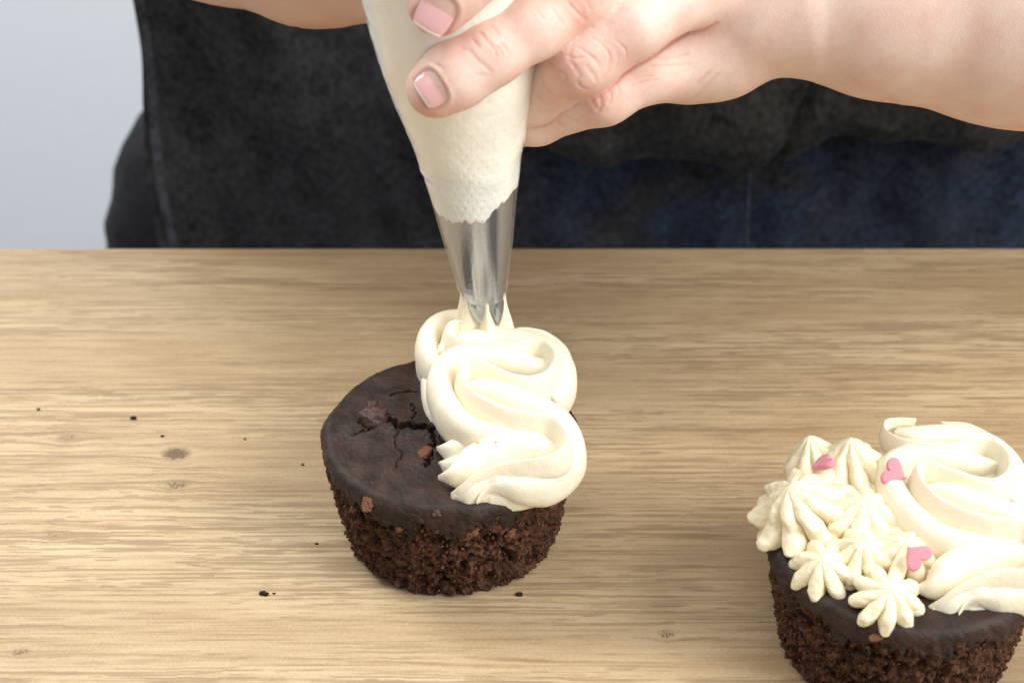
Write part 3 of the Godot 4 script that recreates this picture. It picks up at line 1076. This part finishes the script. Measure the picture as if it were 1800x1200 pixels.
# appends the surface of the bones within box to V and I
func surface_nets(bones: Array, lo: Vector3, hi: Vector3, h: float, V: PackedVector3Array, I: PackedInt32Array) -> void:
	var sorted := bones.duplicate()
	sorted.sort_custom(func(p, r): return p[4] < r[4])
	PA.clear()
	PD.clear()
	IL.clear()
	RA.clear()
	RB.clear()
	GR.clear()
	for b in sorted:
		PA.append(b[0])
		PD.append(b[1] - b[0])
		IL.append(1.0 / (b[1] - b[0]).length_squared())
		RA.append(b[2])
		RB.append(b[3])
		GR.append(b[4])
	net_lo = lo
	net_h = h
	net_blocks = Vector3i(((hi - lo) / (h * S)).ceil())
	var total := net_blocks.x * net_blocks.y * net_blocks.z
	net_found = []
	net_found.resize(total)
	var job := WorkerThreadPool.add_group_task(net_block, total)
	WorkerThreadPool.wait_for_group_task_completion(job)
	var cells := {}
	var mask_of := {}
	for found in net_found:
		if found == null:
			continue
		var keys: PackedInt64Array = found[0]
		for k in keys.size():
			cells[keys[k]] = V.size()
			mask_of[keys[k]] = found[1][k]
			V.append(found[2][k])
	var nx := net_blocks.x * S + 2
	var ny := net_blocks.y * S + 2
	var steps := [1, nx, nx * ny]
	for key in cells:
		var m: int = mask_of[key]
		var s0 := m & 1
		for ax in 3:
			var s1 := (m >> (1 << ax)) & 1
			if s0 == s1:
				continue
			var u: int = steps[(ax + 1) % 3]
			var w: int = steps[(ax + 2) % 3]
			if not (cells.has(key - u) and cells.has(key - w) and cells.has(key - u - w)):
				continue
			var a: int = cells[key]
			var b: int = cells[key - u]
			var c: int = cells[key - u - w]
			var d: int = cells[key - w]
			if s0 == 1:
				I.append_array([a, c, b, a, d, c])
			else:
				I.append_array([a, b, c, a, c, d])

const EDGES := [[0, 1], [2, 3], [4, 5], [6, 7], [0, 2], [1, 3], [4, 6], [5, 7], [0, 4], [1, 5], [2, 6], [3, 7]]

func split_where(V: PackedVector3Array, I: PackedInt32Array, zones: Array) -> PackedInt32Array:
	var inside := PackedByteArray()
	inside.resize(V.size())
	for k in V.size():
		for z in zones:
			if V[k].distance_squared_to(z[0]) < z[1] * z[1]:
				inside[k] = 1
				break
	var made := {}
	var out := PackedInt32Array()
	for k in range(0, I.size(), 3):
		var a := I[k]
		var b := I[k + 1]
		var c := I[k + 2]
		if inside[a] and inside[b] and inside[c]:
			var m := []
			for e in [[a, b], [b, c], [c, a]]:
				var key := mini(e[0], e[1]) * 10000000 + maxi(e[0], e[1])
				if not made.has(key):
					made[key] = V.size()
					V.append((V[e[0]] + V[e[1]]) * 0.5)
				m.append(made[key])
			out.append_array([a, m[0], m[2], m[0], b, m[1], m[2], m[1], c, m[0], m[1], m[2]])
		else:
			out.append_array([a, b, c])
	return out

const MIDDLE := [[-0.0020, 0.1299, 0.0354, 0.0073], [0.0031, 0.1334, 0.0347, 0.0080], [0.0114, 0.1378, 0.0321, 0.0077], [0.0221, 0.1427, 0.0273, 0.0077], [0.0333, 0.1477, 0.0199, 0.0083], [0.0461, 0.1520, 0.0119, 0.0084], [0.0615, 0.1542, 0.0017, 0.0100]]
const INDEX := [[-0.0009, 0.1518, 0.0349, 0.0073], [0.0029, 0.1566, 0.0339, 0.0078], [0.0112, 0.1622, 0.0317, 0.0078], [0.0302, 0.1659, 0.0197, 0.0090], [0.0589, 0.1663, -0.0016, 0.0104]]
const RING := [[0.0120, 0.1005, -0.0031, 0.0067], [0.0222, 0.1150, 0.0120, 0.0074], [0.0341, 0.1317, 0.0240, 0.0084], [0.0465, 0.1399, 0.0205, 0.0082], [0.0635, 0.1455, 0.0090, 0.0095]]
const LITTLE := [[0.0135, 0.0970, -0.0010, 0.0055], [0.0233, 0.1062, 0.0090, 0.0061], [0.0401, 0.1178, 0.0172, 0.0070], [0.0527, 0.1222, 0.0118, 0.0074], [0.0672, 0.1262, 0.0050, 0.0086]]

func build_person() -> void:
	var who := thing("person", "person in black denim apron squeezing a piping bag over the cupcake", "person")
	bone_chain(MIDDLE, 1)
	bone_chain(INDEX, 2)
	bone_chain(RING, 3)
	bone_chain(LITTLE, 4)
	bone_chain([[0.0080, 0.1420, -0.0225, 0.0085], [0.0200, 0.1435, -0.0225, 0.0095], [0.0380, 0.1420, -0.0190, 0.0105], [0.0560, 0.1380, -0.0130, 0.0125], [0.0746, 0.1360, -0.0060, 0.0134]], 5)
	bone_chain([[0.0614, 0.1205, 0.0030, 0.0112], [0.0700, 0.1237, 0.0020, 0.0122], [0.0795, 0.1345, 0.0000, 0.0145], [0.0909, 0.1370, 0.0000, 0.0188], [0.1132, 0.1390, -0.0040, 0.0295], [0.1494, 0.1411, -0.0105, 0.0418], [0.2032, 0.1419, -0.0185, 0.0493], [0.3000, 0.1500, -0.0800, 0.0520], [0.2700, 0.4000, -0.2500, 0.0580]], 0)
	bone_chain([[0.0620, 0.1501, -0.0022, 0.0107], [0.0790, 0.1443, -0.0029, 0.0174]], 0)
	bone_chain([[0.0640, 0.1381, -0.0009, 0.0102], [0.0793, 0.1352, 0.0021, 0.0148]], 0)
	bone_chain([[0.0600, 0.1600, -0.0040, 0.0110], [0.0790, 0.1478, -0.0055, 0.0160], [0.0909, 0.1458, -0.0065, 0.0189]], 0)
	var V := PackedVector3Array()
	var I := PackedInt32Array()
	surface_nets(B, Vector3(-0.02, 0.085, -0.055), Vector3(0.172, 0.195, 0.055), 0.00085, V, I)
	# knuckle creases and nail beds on a finer net
	var creases := skin_creases()
	var zones := [[Vector3(-0.0029, 0.1334, 0.0423), 0.0095], [Vector3(-0.0016, 0.1527, 0.0422), 0.0095]]
	for c in creases:
		zones.append([c[0], c[1] + 0.0012])
	I = split_where(V, I, zones)
	var N := vertex_normals(V, I)
	var blotch := noise(31, 70.0, 3)
	var fine := noise(32, 520.0, 2)
	var C := PackedColorArray()
	C.resize(V.size())
	for k in V.size():
		var p := V[k]
		var d := 0.0
		var red := 0.0
		for c in creases:
			var mid: Vector3 = c[0]
			if p.distance_squared_to(mid) > c[1] * c[1]:
				continue
			var best := 1.0
			var along := 0.0
			var pts: Array = c[2]
			for s in pts.size() - 1:
				var ab: Vector3 = pts[s + 1] - pts[s]
				var t := clampf((p - pts[s]).dot(ab) / ab.length_squared(), 0.0, 1.0)
				var dist: float = (p - pts[s] - ab * t).length()
				if dist < best:
					best = dist
					along = (s + t) / (pts.size() - 1)
			var w: float = c[3]
			var depth: float = c[4] * 0.50 * (0.25 + 0.75 * sqrt(sin(clampf(along, 0.02, 0.98) * PI)))
			d -= depth * exp(-pow(best / w, 2.0))
			d += depth * 0.12 * exp(-pow((best - w * 2.4) / (w * 1.4), 2.0))
			red = maxf(red, exp(-pow(best / (w * 1.2), 2.0)) * (0.25 + 0.6 * c[4] / 0.00075))
		for q in NAILS:
			var rel: Vector3 = p - q[0]
			if rel.length_squared() > 0.00012:
				continue
			var t: Vector3 = q[1].normalized()
			var n: Vector3 = (q[2] - t * q[2].dot(t)).normalized()
			var sx: float = rel.dot(t.cross(n)) / (q[4] * 0.5)
			var sy: float = rel.dot(t) / (q[3] * 0.5)
			if N[k].dot(n) < 0.2:
				continue
			var r := pow(pow(absf(sx), 3.0) + pow(absf(sy), 3.0), 1.0 / 3.0)
			d -= 0.00040 * sm(1.06, 0.94, r)
			d += 0.00022 * exp(-pow((r - 1.20) / 0.13, 2.0)) * (0.4 if sy > 0.75 else 1.0)
			red = maxf(red, 0.75 * exp(-pow((r - 1.05) / 0.10, 2.0)))
		V[k] = p + N[k] * d
		for z in [[Vector3(0.0339, 0.130, 0.030), 0.011], [Vector3(0.040, 0.121, 0.026), 0.009], [Vector3(-0.004, 0.127, 0.038), 0.012], [Vector3(-0.003, 0.149, 0.040), 0.011], [Vector3(0.033, 0.148, 0.030), 0.010]]:
			red = maxf(red, 0.55 * exp(-p.distance_squared_to(z[0]) / (z[1] * z[1])))
		var bl := blotch.get_noise_3dv(p)
		red = clampf(red + bl * 0.45 + fine.get_noise_3dv(p) * 0.18, -0.3, 1.0)
		var col := Vector3(0.810, 0.585, 0.490).lerp(Vector3(0.715, 0.355, 0.275), red)
		C[k] = Color(col.x, col.y, col.z)
	# the far arm and the parts out of the picture on a coarse net
	var coarse := B.slice(0)
	B = []
	bone_chain([[0.0020, 0.1780, -0.0330, 0.0160], [-0.0146, 0.1288, -0.0362, 0.0156], [-0.0379, 0.1314, -0.0566, 0.0280], [-0.0664, 0.1345, -0.0836, 0.0357], [-0.1156, 0.1500, -0.1381, 0.0441], [-0.1700, 0.1900, -0.1900, 0.0480], [-0.1250, 0.4000, -0.2600, 0.0580], [0.0700, 0.4000, -0.2800, 0.0850], [0.2700, 0.4000, -0.2500, 0.0580]], 0)
	bone_chain([[-0.0200, 0.1700, -0.0300, 0.0110], [-0.0320, 0.1800, -0.0040, 0.0090], [-0.0260, 0.1820, 0.0160, 0.0085], [-0.0120, 0.1820, 0.0300, 0.0075]], 6)
	bone_chain([[-0.0180, 0.1860, -0.0300, 0.0110], [-0.0320, 0.1960, -0.0040, 0.0088], [-0.0240, 0.1990, 0.0130, 0.0083], [-0.0100, 0.1990, 0.0250, 0.0073]], 7)
	bone_chain([[0.0080, 0.1780, -0.0300, 0.0110], [0.0280, 0.1900, -0.0180, 0.0100], [0.0300, 0.2000, 0.0060, 0.0090]], 8)
	bone_chain([[-0.0100, 0.2000, -0.0260, 0.0110], [-0.0250, 0.2120, -0.0050, 0.0090], [-0.0170, 0.2150, 0.0100, 0.0085], [-0.0040, 0.2150, 0.0190, 0.0075]], 2)
	bone_chain([[0.0000, 0.1900, -0.0330, 0.0140], [-0.0100, 0.2000, -0.0260, 0.0110]], 0)
	bone_chain([[0.0700, 0.4000, -0.2800, 0.085], [0.0750, 0.1500, -0.2700, 0.075], [0.0750, -0.1000, -0.2700, 0.070]], 0)
	var far := B.slice(0)
	var v0 := V.size()
	surface_nets(far, Vector3(-0.24, -0.18, -0.38), Vector3(0.36, 0.50, 0.04), 0.0055, V, I)
	var rest := []
	for b in coarse:
		if b[1].x > 0.15:
			rest.append(b)
	surface_nets(rest, Vector3(0.1705, 0.06, -0.33), Vector3(0.37, 0.48, 0.06), 0.006, V, I)
	for k in range(v0, V.size()):
		var bl := blotch.get_noise_3dv(V[k])
		var col := Vector3(0.70, 0.49, 0.40).lerp(Vector3(0.62, 0.32, 0.25), clampf(0.1 + bl * 0.5, 0.0, 1.0))
		C.append(Color(col.x, col.y, col.z))
	var skin := mat(Color(1, 1, 1), 0.46, 0.42)
	skin.vertex_color_use_as_albedo = true
	skin.subsurf_scatter_enabled = true
	skin.subsurf_scatter_strength = 0.05
	bump(skin, noise_tex(78, 512, 0.08, 4, FastNoiseLite.TYPE_CELLULAR), 0.006, 40.0)
	var N2 := vertex_normals(V, I)
	commit_n("body", V, N2, I, skin, who, C)
	# nails
	var nail := mat(Color(0.815, 0.635, 0.620), 0.20, 0.5)
	for q in NAILS:
		fingernail(who, q[0], q[1], q[2], q[3], q[4], nail)
	build_clothes(who)

# centre, direction towards the tip, outwards, length, width
const NAILS := [
	[Vector3(-0.00285, 0.1337, 0.0425), Vector3(-0.841, -0.437, 0.318), Vector3(-0.26, 0.38, 0.89), 0.0062, 0.0094],
	[Vector3(-0.0014, 0.1534, 0.0425), Vector3(-0.50, -0.75, 0.43), Vector3(-0.14, 0.20, 0.97), 0.0094, 0.0094],
]

func fingernail(who: Node3D, at: Vector3, along: Vector3, out: Vector3, length: float, width: float, m: Material) -> void:
	var t := along.normalized()
	var n := (out - t * out.dot(t)).normalized()
	var s := t.cross(n)
	var nu := 33
	var nv := 33
	var V := PackedVector3Array()
	for side in 2:
		for j in nv:
			for i in nu:
				var x := lerpf(-1.0, 1.0, i / float(nu - 1))
				var y := lerpf(-1.0, 1.0, j / float(nv - 1))
				# square to rounded outline
				var px := x * sqrt(1.0 - 0.32 * y * y)
				var py := y * sqrt(1.0 - 0.30 * x * x)
				var rr := width * 0.78
				var ang := px * width * 0.5 / rr
				var rim := maxf(absf(x), absf(y))
				var lift := (cos(ang) - 1.0) * rr - 0.06 * length * py * py - pow(rim, 6.0) * 0.00025 - side * 0.0005
				V.append(at + t * (py * length * 0.5) + s * (sin(ang) * rr) + n * lift)
	var I := grid_index(nu, nv, false)
	I.append_array(grid_index(nu, nv, false, nu * nv))
	for k in range(I.size() / 2, I.size(), 3):
		var q := I[k]
		I[k] = I[k + 1]
		I[k + 1] = q
	var o := commit("fingernail", V, I, m, who)
	# the white free edge
	V = PackedVector3Array()
	for j in 3:
		for i in nu:
			var px := lerpf(-0.80, 0.80, i / float(nu - 1))
			var y := lerpf(0.86, 1.04, j / 2.0)
			var py := y * sqrt(1.0 - 0.30 * px * px)
			var rr := width * 0.78
			var ang := px * width * 0.5 / rr
			V.append(at + t * (py * length * 0.5) + s * (sin(ang) * rr) + n * ((cos(ang) - 1.0) * rr - 0.06 * length * py * py - pow(0.9, 6.0) * 0.00025 + [0.00006, 0.00010, -0.0004][j]))
	commit("nail_edge", V, grid_index(nu, 3, false), mat(Color(0.90, 0.83, 0.78), 0.35, 0.5), o, PackedColorArray(), PackedVector2Array(), false)

func vertex_normals(V: PackedVector3Array, I: PackedInt32Array) -> PackedVector3Array:
	var N := PackedVector3Array()
	N.resize(V.size())
	for k in range(0, I.size(), 3):
		var a := V[I[k]]
		var n := (V[I[k + 2]] - a).cross(V[I[k + 1]] - a)
		N[I[k]] += n
		N[I[k + 1]] += n
		N[I[k + 2]] += n
	for k in N.size():
		var l := N[k].length()
		N[k] = N[k] / l if l > 0.0 else Vector3.UP
	return N

# folds of the skin: width, depth, points along the fold, in millimetres
const FOLDS := [
	[0.42, 0.55, [[33.0, 138.3, 30.4], [35.0, 137.2, 31.6], [37.0, 135.6, 32.1], [38.0, 134.2, 32.2]]],
	[0.42, 0.50, [[30.2, 135.6, 31.5], [31.8, 134.2, 32.7], [33.5, 131.8, 33.3]]],
	[0.35, 0.40, [[29.8, 136.5, 30.7], [32.2, 136.2, 31.9], [34.6, 136.7, 31.9]]],
	[0.40, 0.50, [[32.5, 131.0, 33.1], [33.5, 128.8, 32.8], [35.4, 127.9, 32.4]]],
	[0.40, 0.50, [[34.6, 134.7, 32.8], [36.3, 132.5, 33.0], [37.1, 130.3, 32.7]]],
	[0.35, 0.40, [[36.2, 140.2, 28.9], [39.4, 138.3, 30.4], [40.5, 135.1, 31.1], [39.9, 132.2, 31.6], [38.8, 130.7, 32.0]]],
	[0.35, 0.25, [[39.0, 139.7, 29.6], [41.8, 137.8, 30.2], [42.4, 134.7, 30.4], [41.6, 132.1, 30.6]]],
	[0.35, 0.25, [[41.8, 140.1, 29.6], [44.2, 137.7, 30.0], [44.8, 134.7, 29.5]]],
	[0.38, 0.35, [[25.9, 133.1, 28.2], [27.3, 132.4, 30.3], [29.5, 131.6, 32.1], [31.6, 126.7, 31.4]]],
	[0.38, 0.35, [[24.0, 127.5, 25.2], [25.6, 125.0, 26.7], [28.1, 122.3, 26.9]]],
	[0.38, 0.30, [[29.1, 131.9, 31.8], [29.9, 128.7, 31.7], [31.6, 126.0, 31.0]]],
	[0.35, 0.25, [[22.8, 122.5, 23.8], [24.5, 119.9, 24.2], [27.4, 118.6, 24.3]]],
	[0.35, 0.30, [[31.4, 138.7, 29.5], [30.6, 136.8, 30.9], [31.8, 134.9, 32.4]]],
	[0.38, 0.45, [[40.7, 122.9, 23.2], [41.5, 121.3, 24.1], [41.0, 119.6, 24.8]]],
	[0.42, 0.55, [[38.5, 121.8, 23.8], [39.0, 119.4, 24.9], [38.5, 118.0, 24.9]]],
	[0.38, 0.50, [[36.3, 120.1, 23.7], [37.7, 118.8, 24.7], [38.5, 117.8, 24.9]]],
	[0.35, 0.30, [[42.8, 123.7, 22.1], [43.4, 122.2, 23.1], [42.6, 120.4, 24.2]]],
	[0.35, 0.30, [[30.0, 114.1, 19.6], [32.1, 112.8, 20.7], [33.8, 112.6, 21.4]]],
	[0.35, 0.30, [[27.8, 111.7, 18.4], [29.5, 110.3, 19.0]]],
	[0.30, 0.22, [[44.3, 124.0, 21.3], [48.9, 124.7, 20.0], [52.2, 125.0, 19.8]]],
	[0.30, 0.20, [[45.6, 122.5, 22.0], [49.3, 123.5, 20.5], [53.5, 124.1, 19.9]]],
	[0.45, 0.50, [[29.8, 150.7, 29.3], [31.2, 148.7, 30.1], [33.3, 146.4, 29.9], [34.5, 145.0, 29.3]]],
	[0.40, 0.45, [[34.4, 150.4, 28.8], [35.0, 149.0, 29.0], [35.6, 147.7, 29.0]]],
	[0.38, 0.30, [[25.7, 149.8, 31.4], [27.6, 147.4, 32.6], [28.9, 145.6, 32.6]]],
	[0.35, 0.25, [[22.1, 149.7, 32.2], [24.1, 147.9, 33.8]]],
	[0.35, 0.30, [[37.6, 149.9, 27.7], [38.0, 148.4, 27.7], [37.2, 147.8, 28.2]]],
	[0.35, 0.30, [[31.6, 150.8, 29.1], [32.4, 149.3, 29.6], [34.0, 147.2, 29.6]]],
	[0.45, 0.30, [[63.8, 121.6, 16.9], [66.9, 124.8, 16.7]]],
	[0.35, 0.20, [[52.6, 128.6, 17.0], [56.8, 128.4, 16.6], [61.0, 128.9, 15.8]]],
	[0.35, 0.20, [[50.9, 127.1, 18.5], [55.9, 126.9, 18.0], [61.4, 126.7, 16.8]]],
	[0.40, 0.20, [[69.1, 124.2, 16.6], [66.0, 120.3, 16.3], [63.4, 116.2, 14.8]]],
	[0.42, 0.40, [[9.1, 145.2, 35.8], [10.6, 144.1, 37.9], [12.4, 142.5, 39.2], [13.0, 140.9, 39.9]]],
	[0.40, 0.35, [[7.1, 143.9, 36.8], [8.9, 142.8, 38.7]]],
	[0.42, 0.42, [[6.6, 141.9, 39.1], [8.6, 140.2, 40.5], [10.6, 138.4, 41.0], [12.1, 137.2, 40.8]]],
	[0.36, 0.30, [[14.1, 143.4, 38.2], [15.9, 141.0, 38.9]]],
	[0.36, 0.30, [[12.9, 143.1, 38.7], [14.4, 141.2, 39.4]]],
	[0.36, 0.25, [[7.9, 137.4, 41.7], [9.9, 136.7, 41.4], [11.9, 136.6, 40.9]]],
	[0.36, 0.25, [[4.4, 142.2, 38.0], [6.9, 141.9, 39.1]]],
	[0.36, 0.25, [[11.9, 146.2, 34.6], [13.4, 145.1, 36.7]]],
	[0.40, 0.30, [[-2.4, 138.2, 39.9], [-1.4, 138.8, 40.1], [0.2, 138.6, 41.3]]],
	[0.55, 0.75, [[21.7, 108.2, 16.8], [24.4, 109.1, 17.4], [27.0, 111.1, 18.0], [29.5, 114.5, 19.5], [32.0, 116.7, 20.8], [34.5, 120.3, 23.7], [37.0, 121.0, 23.7], [39.6, 122.5, 23.5], [42.2, 124.0, 21.8], [44.8, 125.5, 19.3], [47.4, 126.8, 17.9], [50.0, 128.0, 17.4], [52.6, 129.2, 16.2], [55.2, 130.4, 14.4], [57.8, 131.6, 13.1], [60.4, 132.9, 12.5], [62.8, 134.3, 13.9], [65.2, 135.6, 15.0], [67.5, 137.6, 16.0]]],
]

func skin_creases() -> Array:
	var out := []
	rng.seed = 77
	for q in FOLDS:
		var src: Array = q[2]
		var ctrl := PackedVector3Array()
		var mid := Vector3.ZERO
		for p in src:
			ctrl.append(Vector3(p[0], p[1], p[2]) * 0.001)
			mid += ctrl[ctrl.size() - 1] / src.size()
		var pts := []
		for k in ctrl.size() - 1:
			for f in 4:
				var t := f / 4.0
				var p := ctrl[k].cubic_interpolate(ctrl[k + 1], ctrl[maxi(k - 1, 0)], ctrl[mini(k + 2, ctrl.size() - 1)], t)
				pts.append(p + Vector3(rng.randf_range(-1, 1), rng.randf_range(-1, 1), 0) * 0.00012)
		pts.append(ctrl[ctrl.size() - 1])
		var reach := 0.003
		for p in pts:
			reach = maxf(reach, mid.distance_to(p) + 0.003)
		out.append([mid, reach, pts, q[0] * 0.001, q[1] * 0.001])
	return out

func denim(seed_: int, tint: Color, fleck: float) -> StandardMaterial3D:
	var W := 512
	var a := seamless(seed_, 512, 512, 0.05, 4, W, W)
	var b := seamless(seed_ + 1, 256, 128, 0.20, 2, W, W)
	var c := seamless(seed_ + 2, 512, 512, 0.012, 3, W, W)
	var img := PackedByteArray()
	img.resize(W * W * 3)
	for k in W * W:
		var v := 1.0 + (a[k] - 128) / 128.0 * fleck + (b[k] - 128) / 128.0 * fleck * 0.55 + (c[k] - 128) / 128.0 * 0.4
		v = clampf(v, 0.25, 2.6)
		img[k * 3] = int(clampf(pow(tint.r * v, 0.4545) * 255.0, 0, 255))
		img[k * 3 + 1] = int(clampf(pow(tint.g * v, 0.4545) * 255.0, 0, 255))
		img[k * 3 + 2] = int(clampf(pow(tint.b * v, 0.4545) * 255.0, 0, 255))
	var m := mat(Color(1, 1, 1), 0.85, 0.3)
	m.albedo_texture = ImageTexture.create_from_image(Image.create_from_data(W, W, false, Image.FORMAT_RGB8, img))
	return m

func apron_z(x: float, y: float, nz: FastNoiseLite) -> float:
	var c := (x - 0.09) / 0.215
	var z := -0.168 - 0.030 * c * c
	z += nz.get_noise_2d(x * 1.0, y * 0.55) * 0.018 + nz.get_noise_2d(x * 4.0 + 3.0, y * 2.2) * 0.0045
	return z

func build_clothes(who: Node3D) -> void:
	var nz := noise(91, 9.0, 3)
	var black := denim(200, Color(0.045, 0.060, 0.096), 0.60)
	black.vertex_color_use_as_albedo = true
	# apron
	var nx := 150
	var ny := 150
	var V := PackedVector3Array()
	var UV := PackedVector2Array()
	var C := PackedColorArray()
	var worn := noise(92, 24.0, 3)
	for side in 2:
		for j in ny:
			var y := lerpf(-0.62, 0.40, j / float(ny - 1))
			for i in nx:
				var left := -0.1245 + 0.0012 * sin(y * 60.0)
				var x := lerpf(left, 0.31, i / float(nx - 1))
				var z := apron_z(x, y, nz)
				V.append(Vector3(x, y, z - side * 0.0014))
				UV.append(Vector2(x, y) * 9.0)
				# faded blue wear on the lap
				var blue := sm(0.015, 0.045, x) * sm(0.002, -0.012, y) * clampf(0.55 + worn.get_noise_2d(x, y) * 2.4, 0.0, 1.0)
				var far_right := sm(0.115, 0.15, x) * sm(0.01, -0.02, y)
				blue = maxf(blue, far_right * 0.6)
				C.append(Color(lerpf(0.70, 0.56, blue), lerpf(0.53, 0.58, blue), lerpf(0.36, 0.62, blue)))
	var I := grid_index(nx, ny, false)
	var back := grid_index(nx, ny, false, nx * ny)
	for k in range(0, back.size(), 3):
		var t := back[k]
		back[k] = back[k + 1]
		back[k + 1] = t
	I.append_array(back)
	for j in ny - 1:
		for i in [0, nx - 1]:
			var a: int = j * nx + i
			I.append_array([a, a + nx, a + nx * ny, a + nx, a + nx + nx * ny, a + nx * ny])
	var apron := commit("apron", V, I, black, who, C, UV, false)
	# turned hem along the left edge
	var hem_mat := denim(210, Color(0.050, 0.052, 0.058), 0.5)
	V = PackedVector3Array()
	UV = PackedVector2Array()
	for j in 120:
		var y := lerpf(-0.5, 0.055, j / 119.0)
		var x0 := -0.1245 + 0.0012 * sin(y * 60.0) + 0.0006 + 0.0030 * sm(0.03, -0.05, y)
		for i in 6:
			var x: float = x0 + [0.0, 0.0003, 0.0013, 0.0027, 0.0037, 0.0040][i]
			V.append(Vector3(x, y, apron_z(x, y, nz) + [-0.0004, 0.0008, 0.0013, 0.0013, 0.0008, -0.0004][i]))
			UV.append(Vector2(x, y) * 9.0)
	commit("hem", V, grid_index(6, 120, false), hem_mat, apron, PackedColorArray(), UV, false)
	# upper fold of cloth that hangs over the lap
	V = PackedVector3Array()
	UV = PackedVector2Array()
	C = PackedColorArray()
	nx = 120
	ny = 60
	for j in ny:
		var s := j / float(ny - 1)
		for i in nx:
			var x := lerpf(0.012, 0.30, i / float(nx - 1))
			var low := -0.0010 - 0.004 * sm(0.03, 0.075, x) + 0.011 * sm(0.100, 0.124, x) + 0.002 * sin(x * 90.0)
			var y := lerpf(0.12, low, s)
			var z := apron_z(x, y, nz) + 0.004 + 0.020 * sm(0.0, 0.75, s) * sm(0.012, 0.05, x)
			z -= 0.008 * exp(-pow((x - 0.1165 - (y - 0.01) * 0.45) / 0.0028, 2.0))
			if s > 0.93:
				z -= (s - 0.93) / 0.07 * 0.006
			V.append(Vector3(x, y, z))
			UV.append(Vector2(x, y) * 9.0)
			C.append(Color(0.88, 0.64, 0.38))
	commit("folded_cloth", V, grid_index(nx, ny, false), black, apron, C, UV, false)
	# stitched seam down the lap
	V = PackedVector3Array()
	UV = PackedVector2Array()
	for j in 60:
		var y := lerpf(-0.2, -0.004, j / 59.0)
		var x0 := 0.1045 - (y + 0.03) * 0.06
		for i in 5:
			var x := x0 + lerpf(0.0, 0.0022, i / 4.0)
			V.append(Vector3(x, y, apron_z(x, y, nz) + [0.0, 0.0008, 0.0011, 0.0008, 0.0][i]))
			UV.append(Vector2(x, y) * 9.0)
	commit("seam", V, grid_index(5, 60, false), denim(220, Color(0.055, 0.065, 0.085), 0.5), apron, PackedColorArray(), UV, false)
	# trousers: hips and legs behind the apron
	var dark := denim(230, Color(0.016, 0.016, 0.0185), 0.5)
	V = PackedVector3Array()
	UV = PackedVector2Array()
	var nu := 96
	var rows := 70
	var wr := noise(93, 14.0, 3)
	for j in rows:
		var y := lerpf(-0.75, 0.10, j / float(rows - 1))
		var rx := 0.2330 + 0.026 * sm(-0.03, -0.115, y) - 0.040 * sm(-0.072, -0.015, y) - 0.02 * sm(-0.02, 0.05, y)
		for i in nu:
			var a := TAU * i / nu
			var p := Vector3(0.09 + cos(a) * rx, y, -0.285 + sin(a) * 0.080)
			p += Vector3(cos(a), 0, sin(a)) * wr.get_noise_3dv(p) * 0.008
			V.append(p)
			UV.append(Vector2(i / float(nu) * 6.0, y * 6.0))
	commit("trousers", V, grid_index(nu, rows, true), dark, who, PackedColorArray(), UV)
	# shirt behind the apron bib
	V = PackedVector3Array()
	UV = PackedVector2Array()
	rows = 40
	for j in rows:
		var y := lerpf(0.04, 0.44, j / float(rows - 1))
		for i in nu:
			var a := TAU * i / nu
			var p := Vector3(0.09 + cos(a) * 0.185, y, -0.29 + sin(a) * 0.092)
			p += Vector3(cos(a), 0, sin(a)) * wr.get_noise_3dv(p) * 0.006
			V.append(p)
			UV.append(Vector2(i / float(nu) * 6.0, y * 6.0))
	commit("shirt", V, grid_index(nu, rows, true), dark, who, PackedColorArray(), UV)
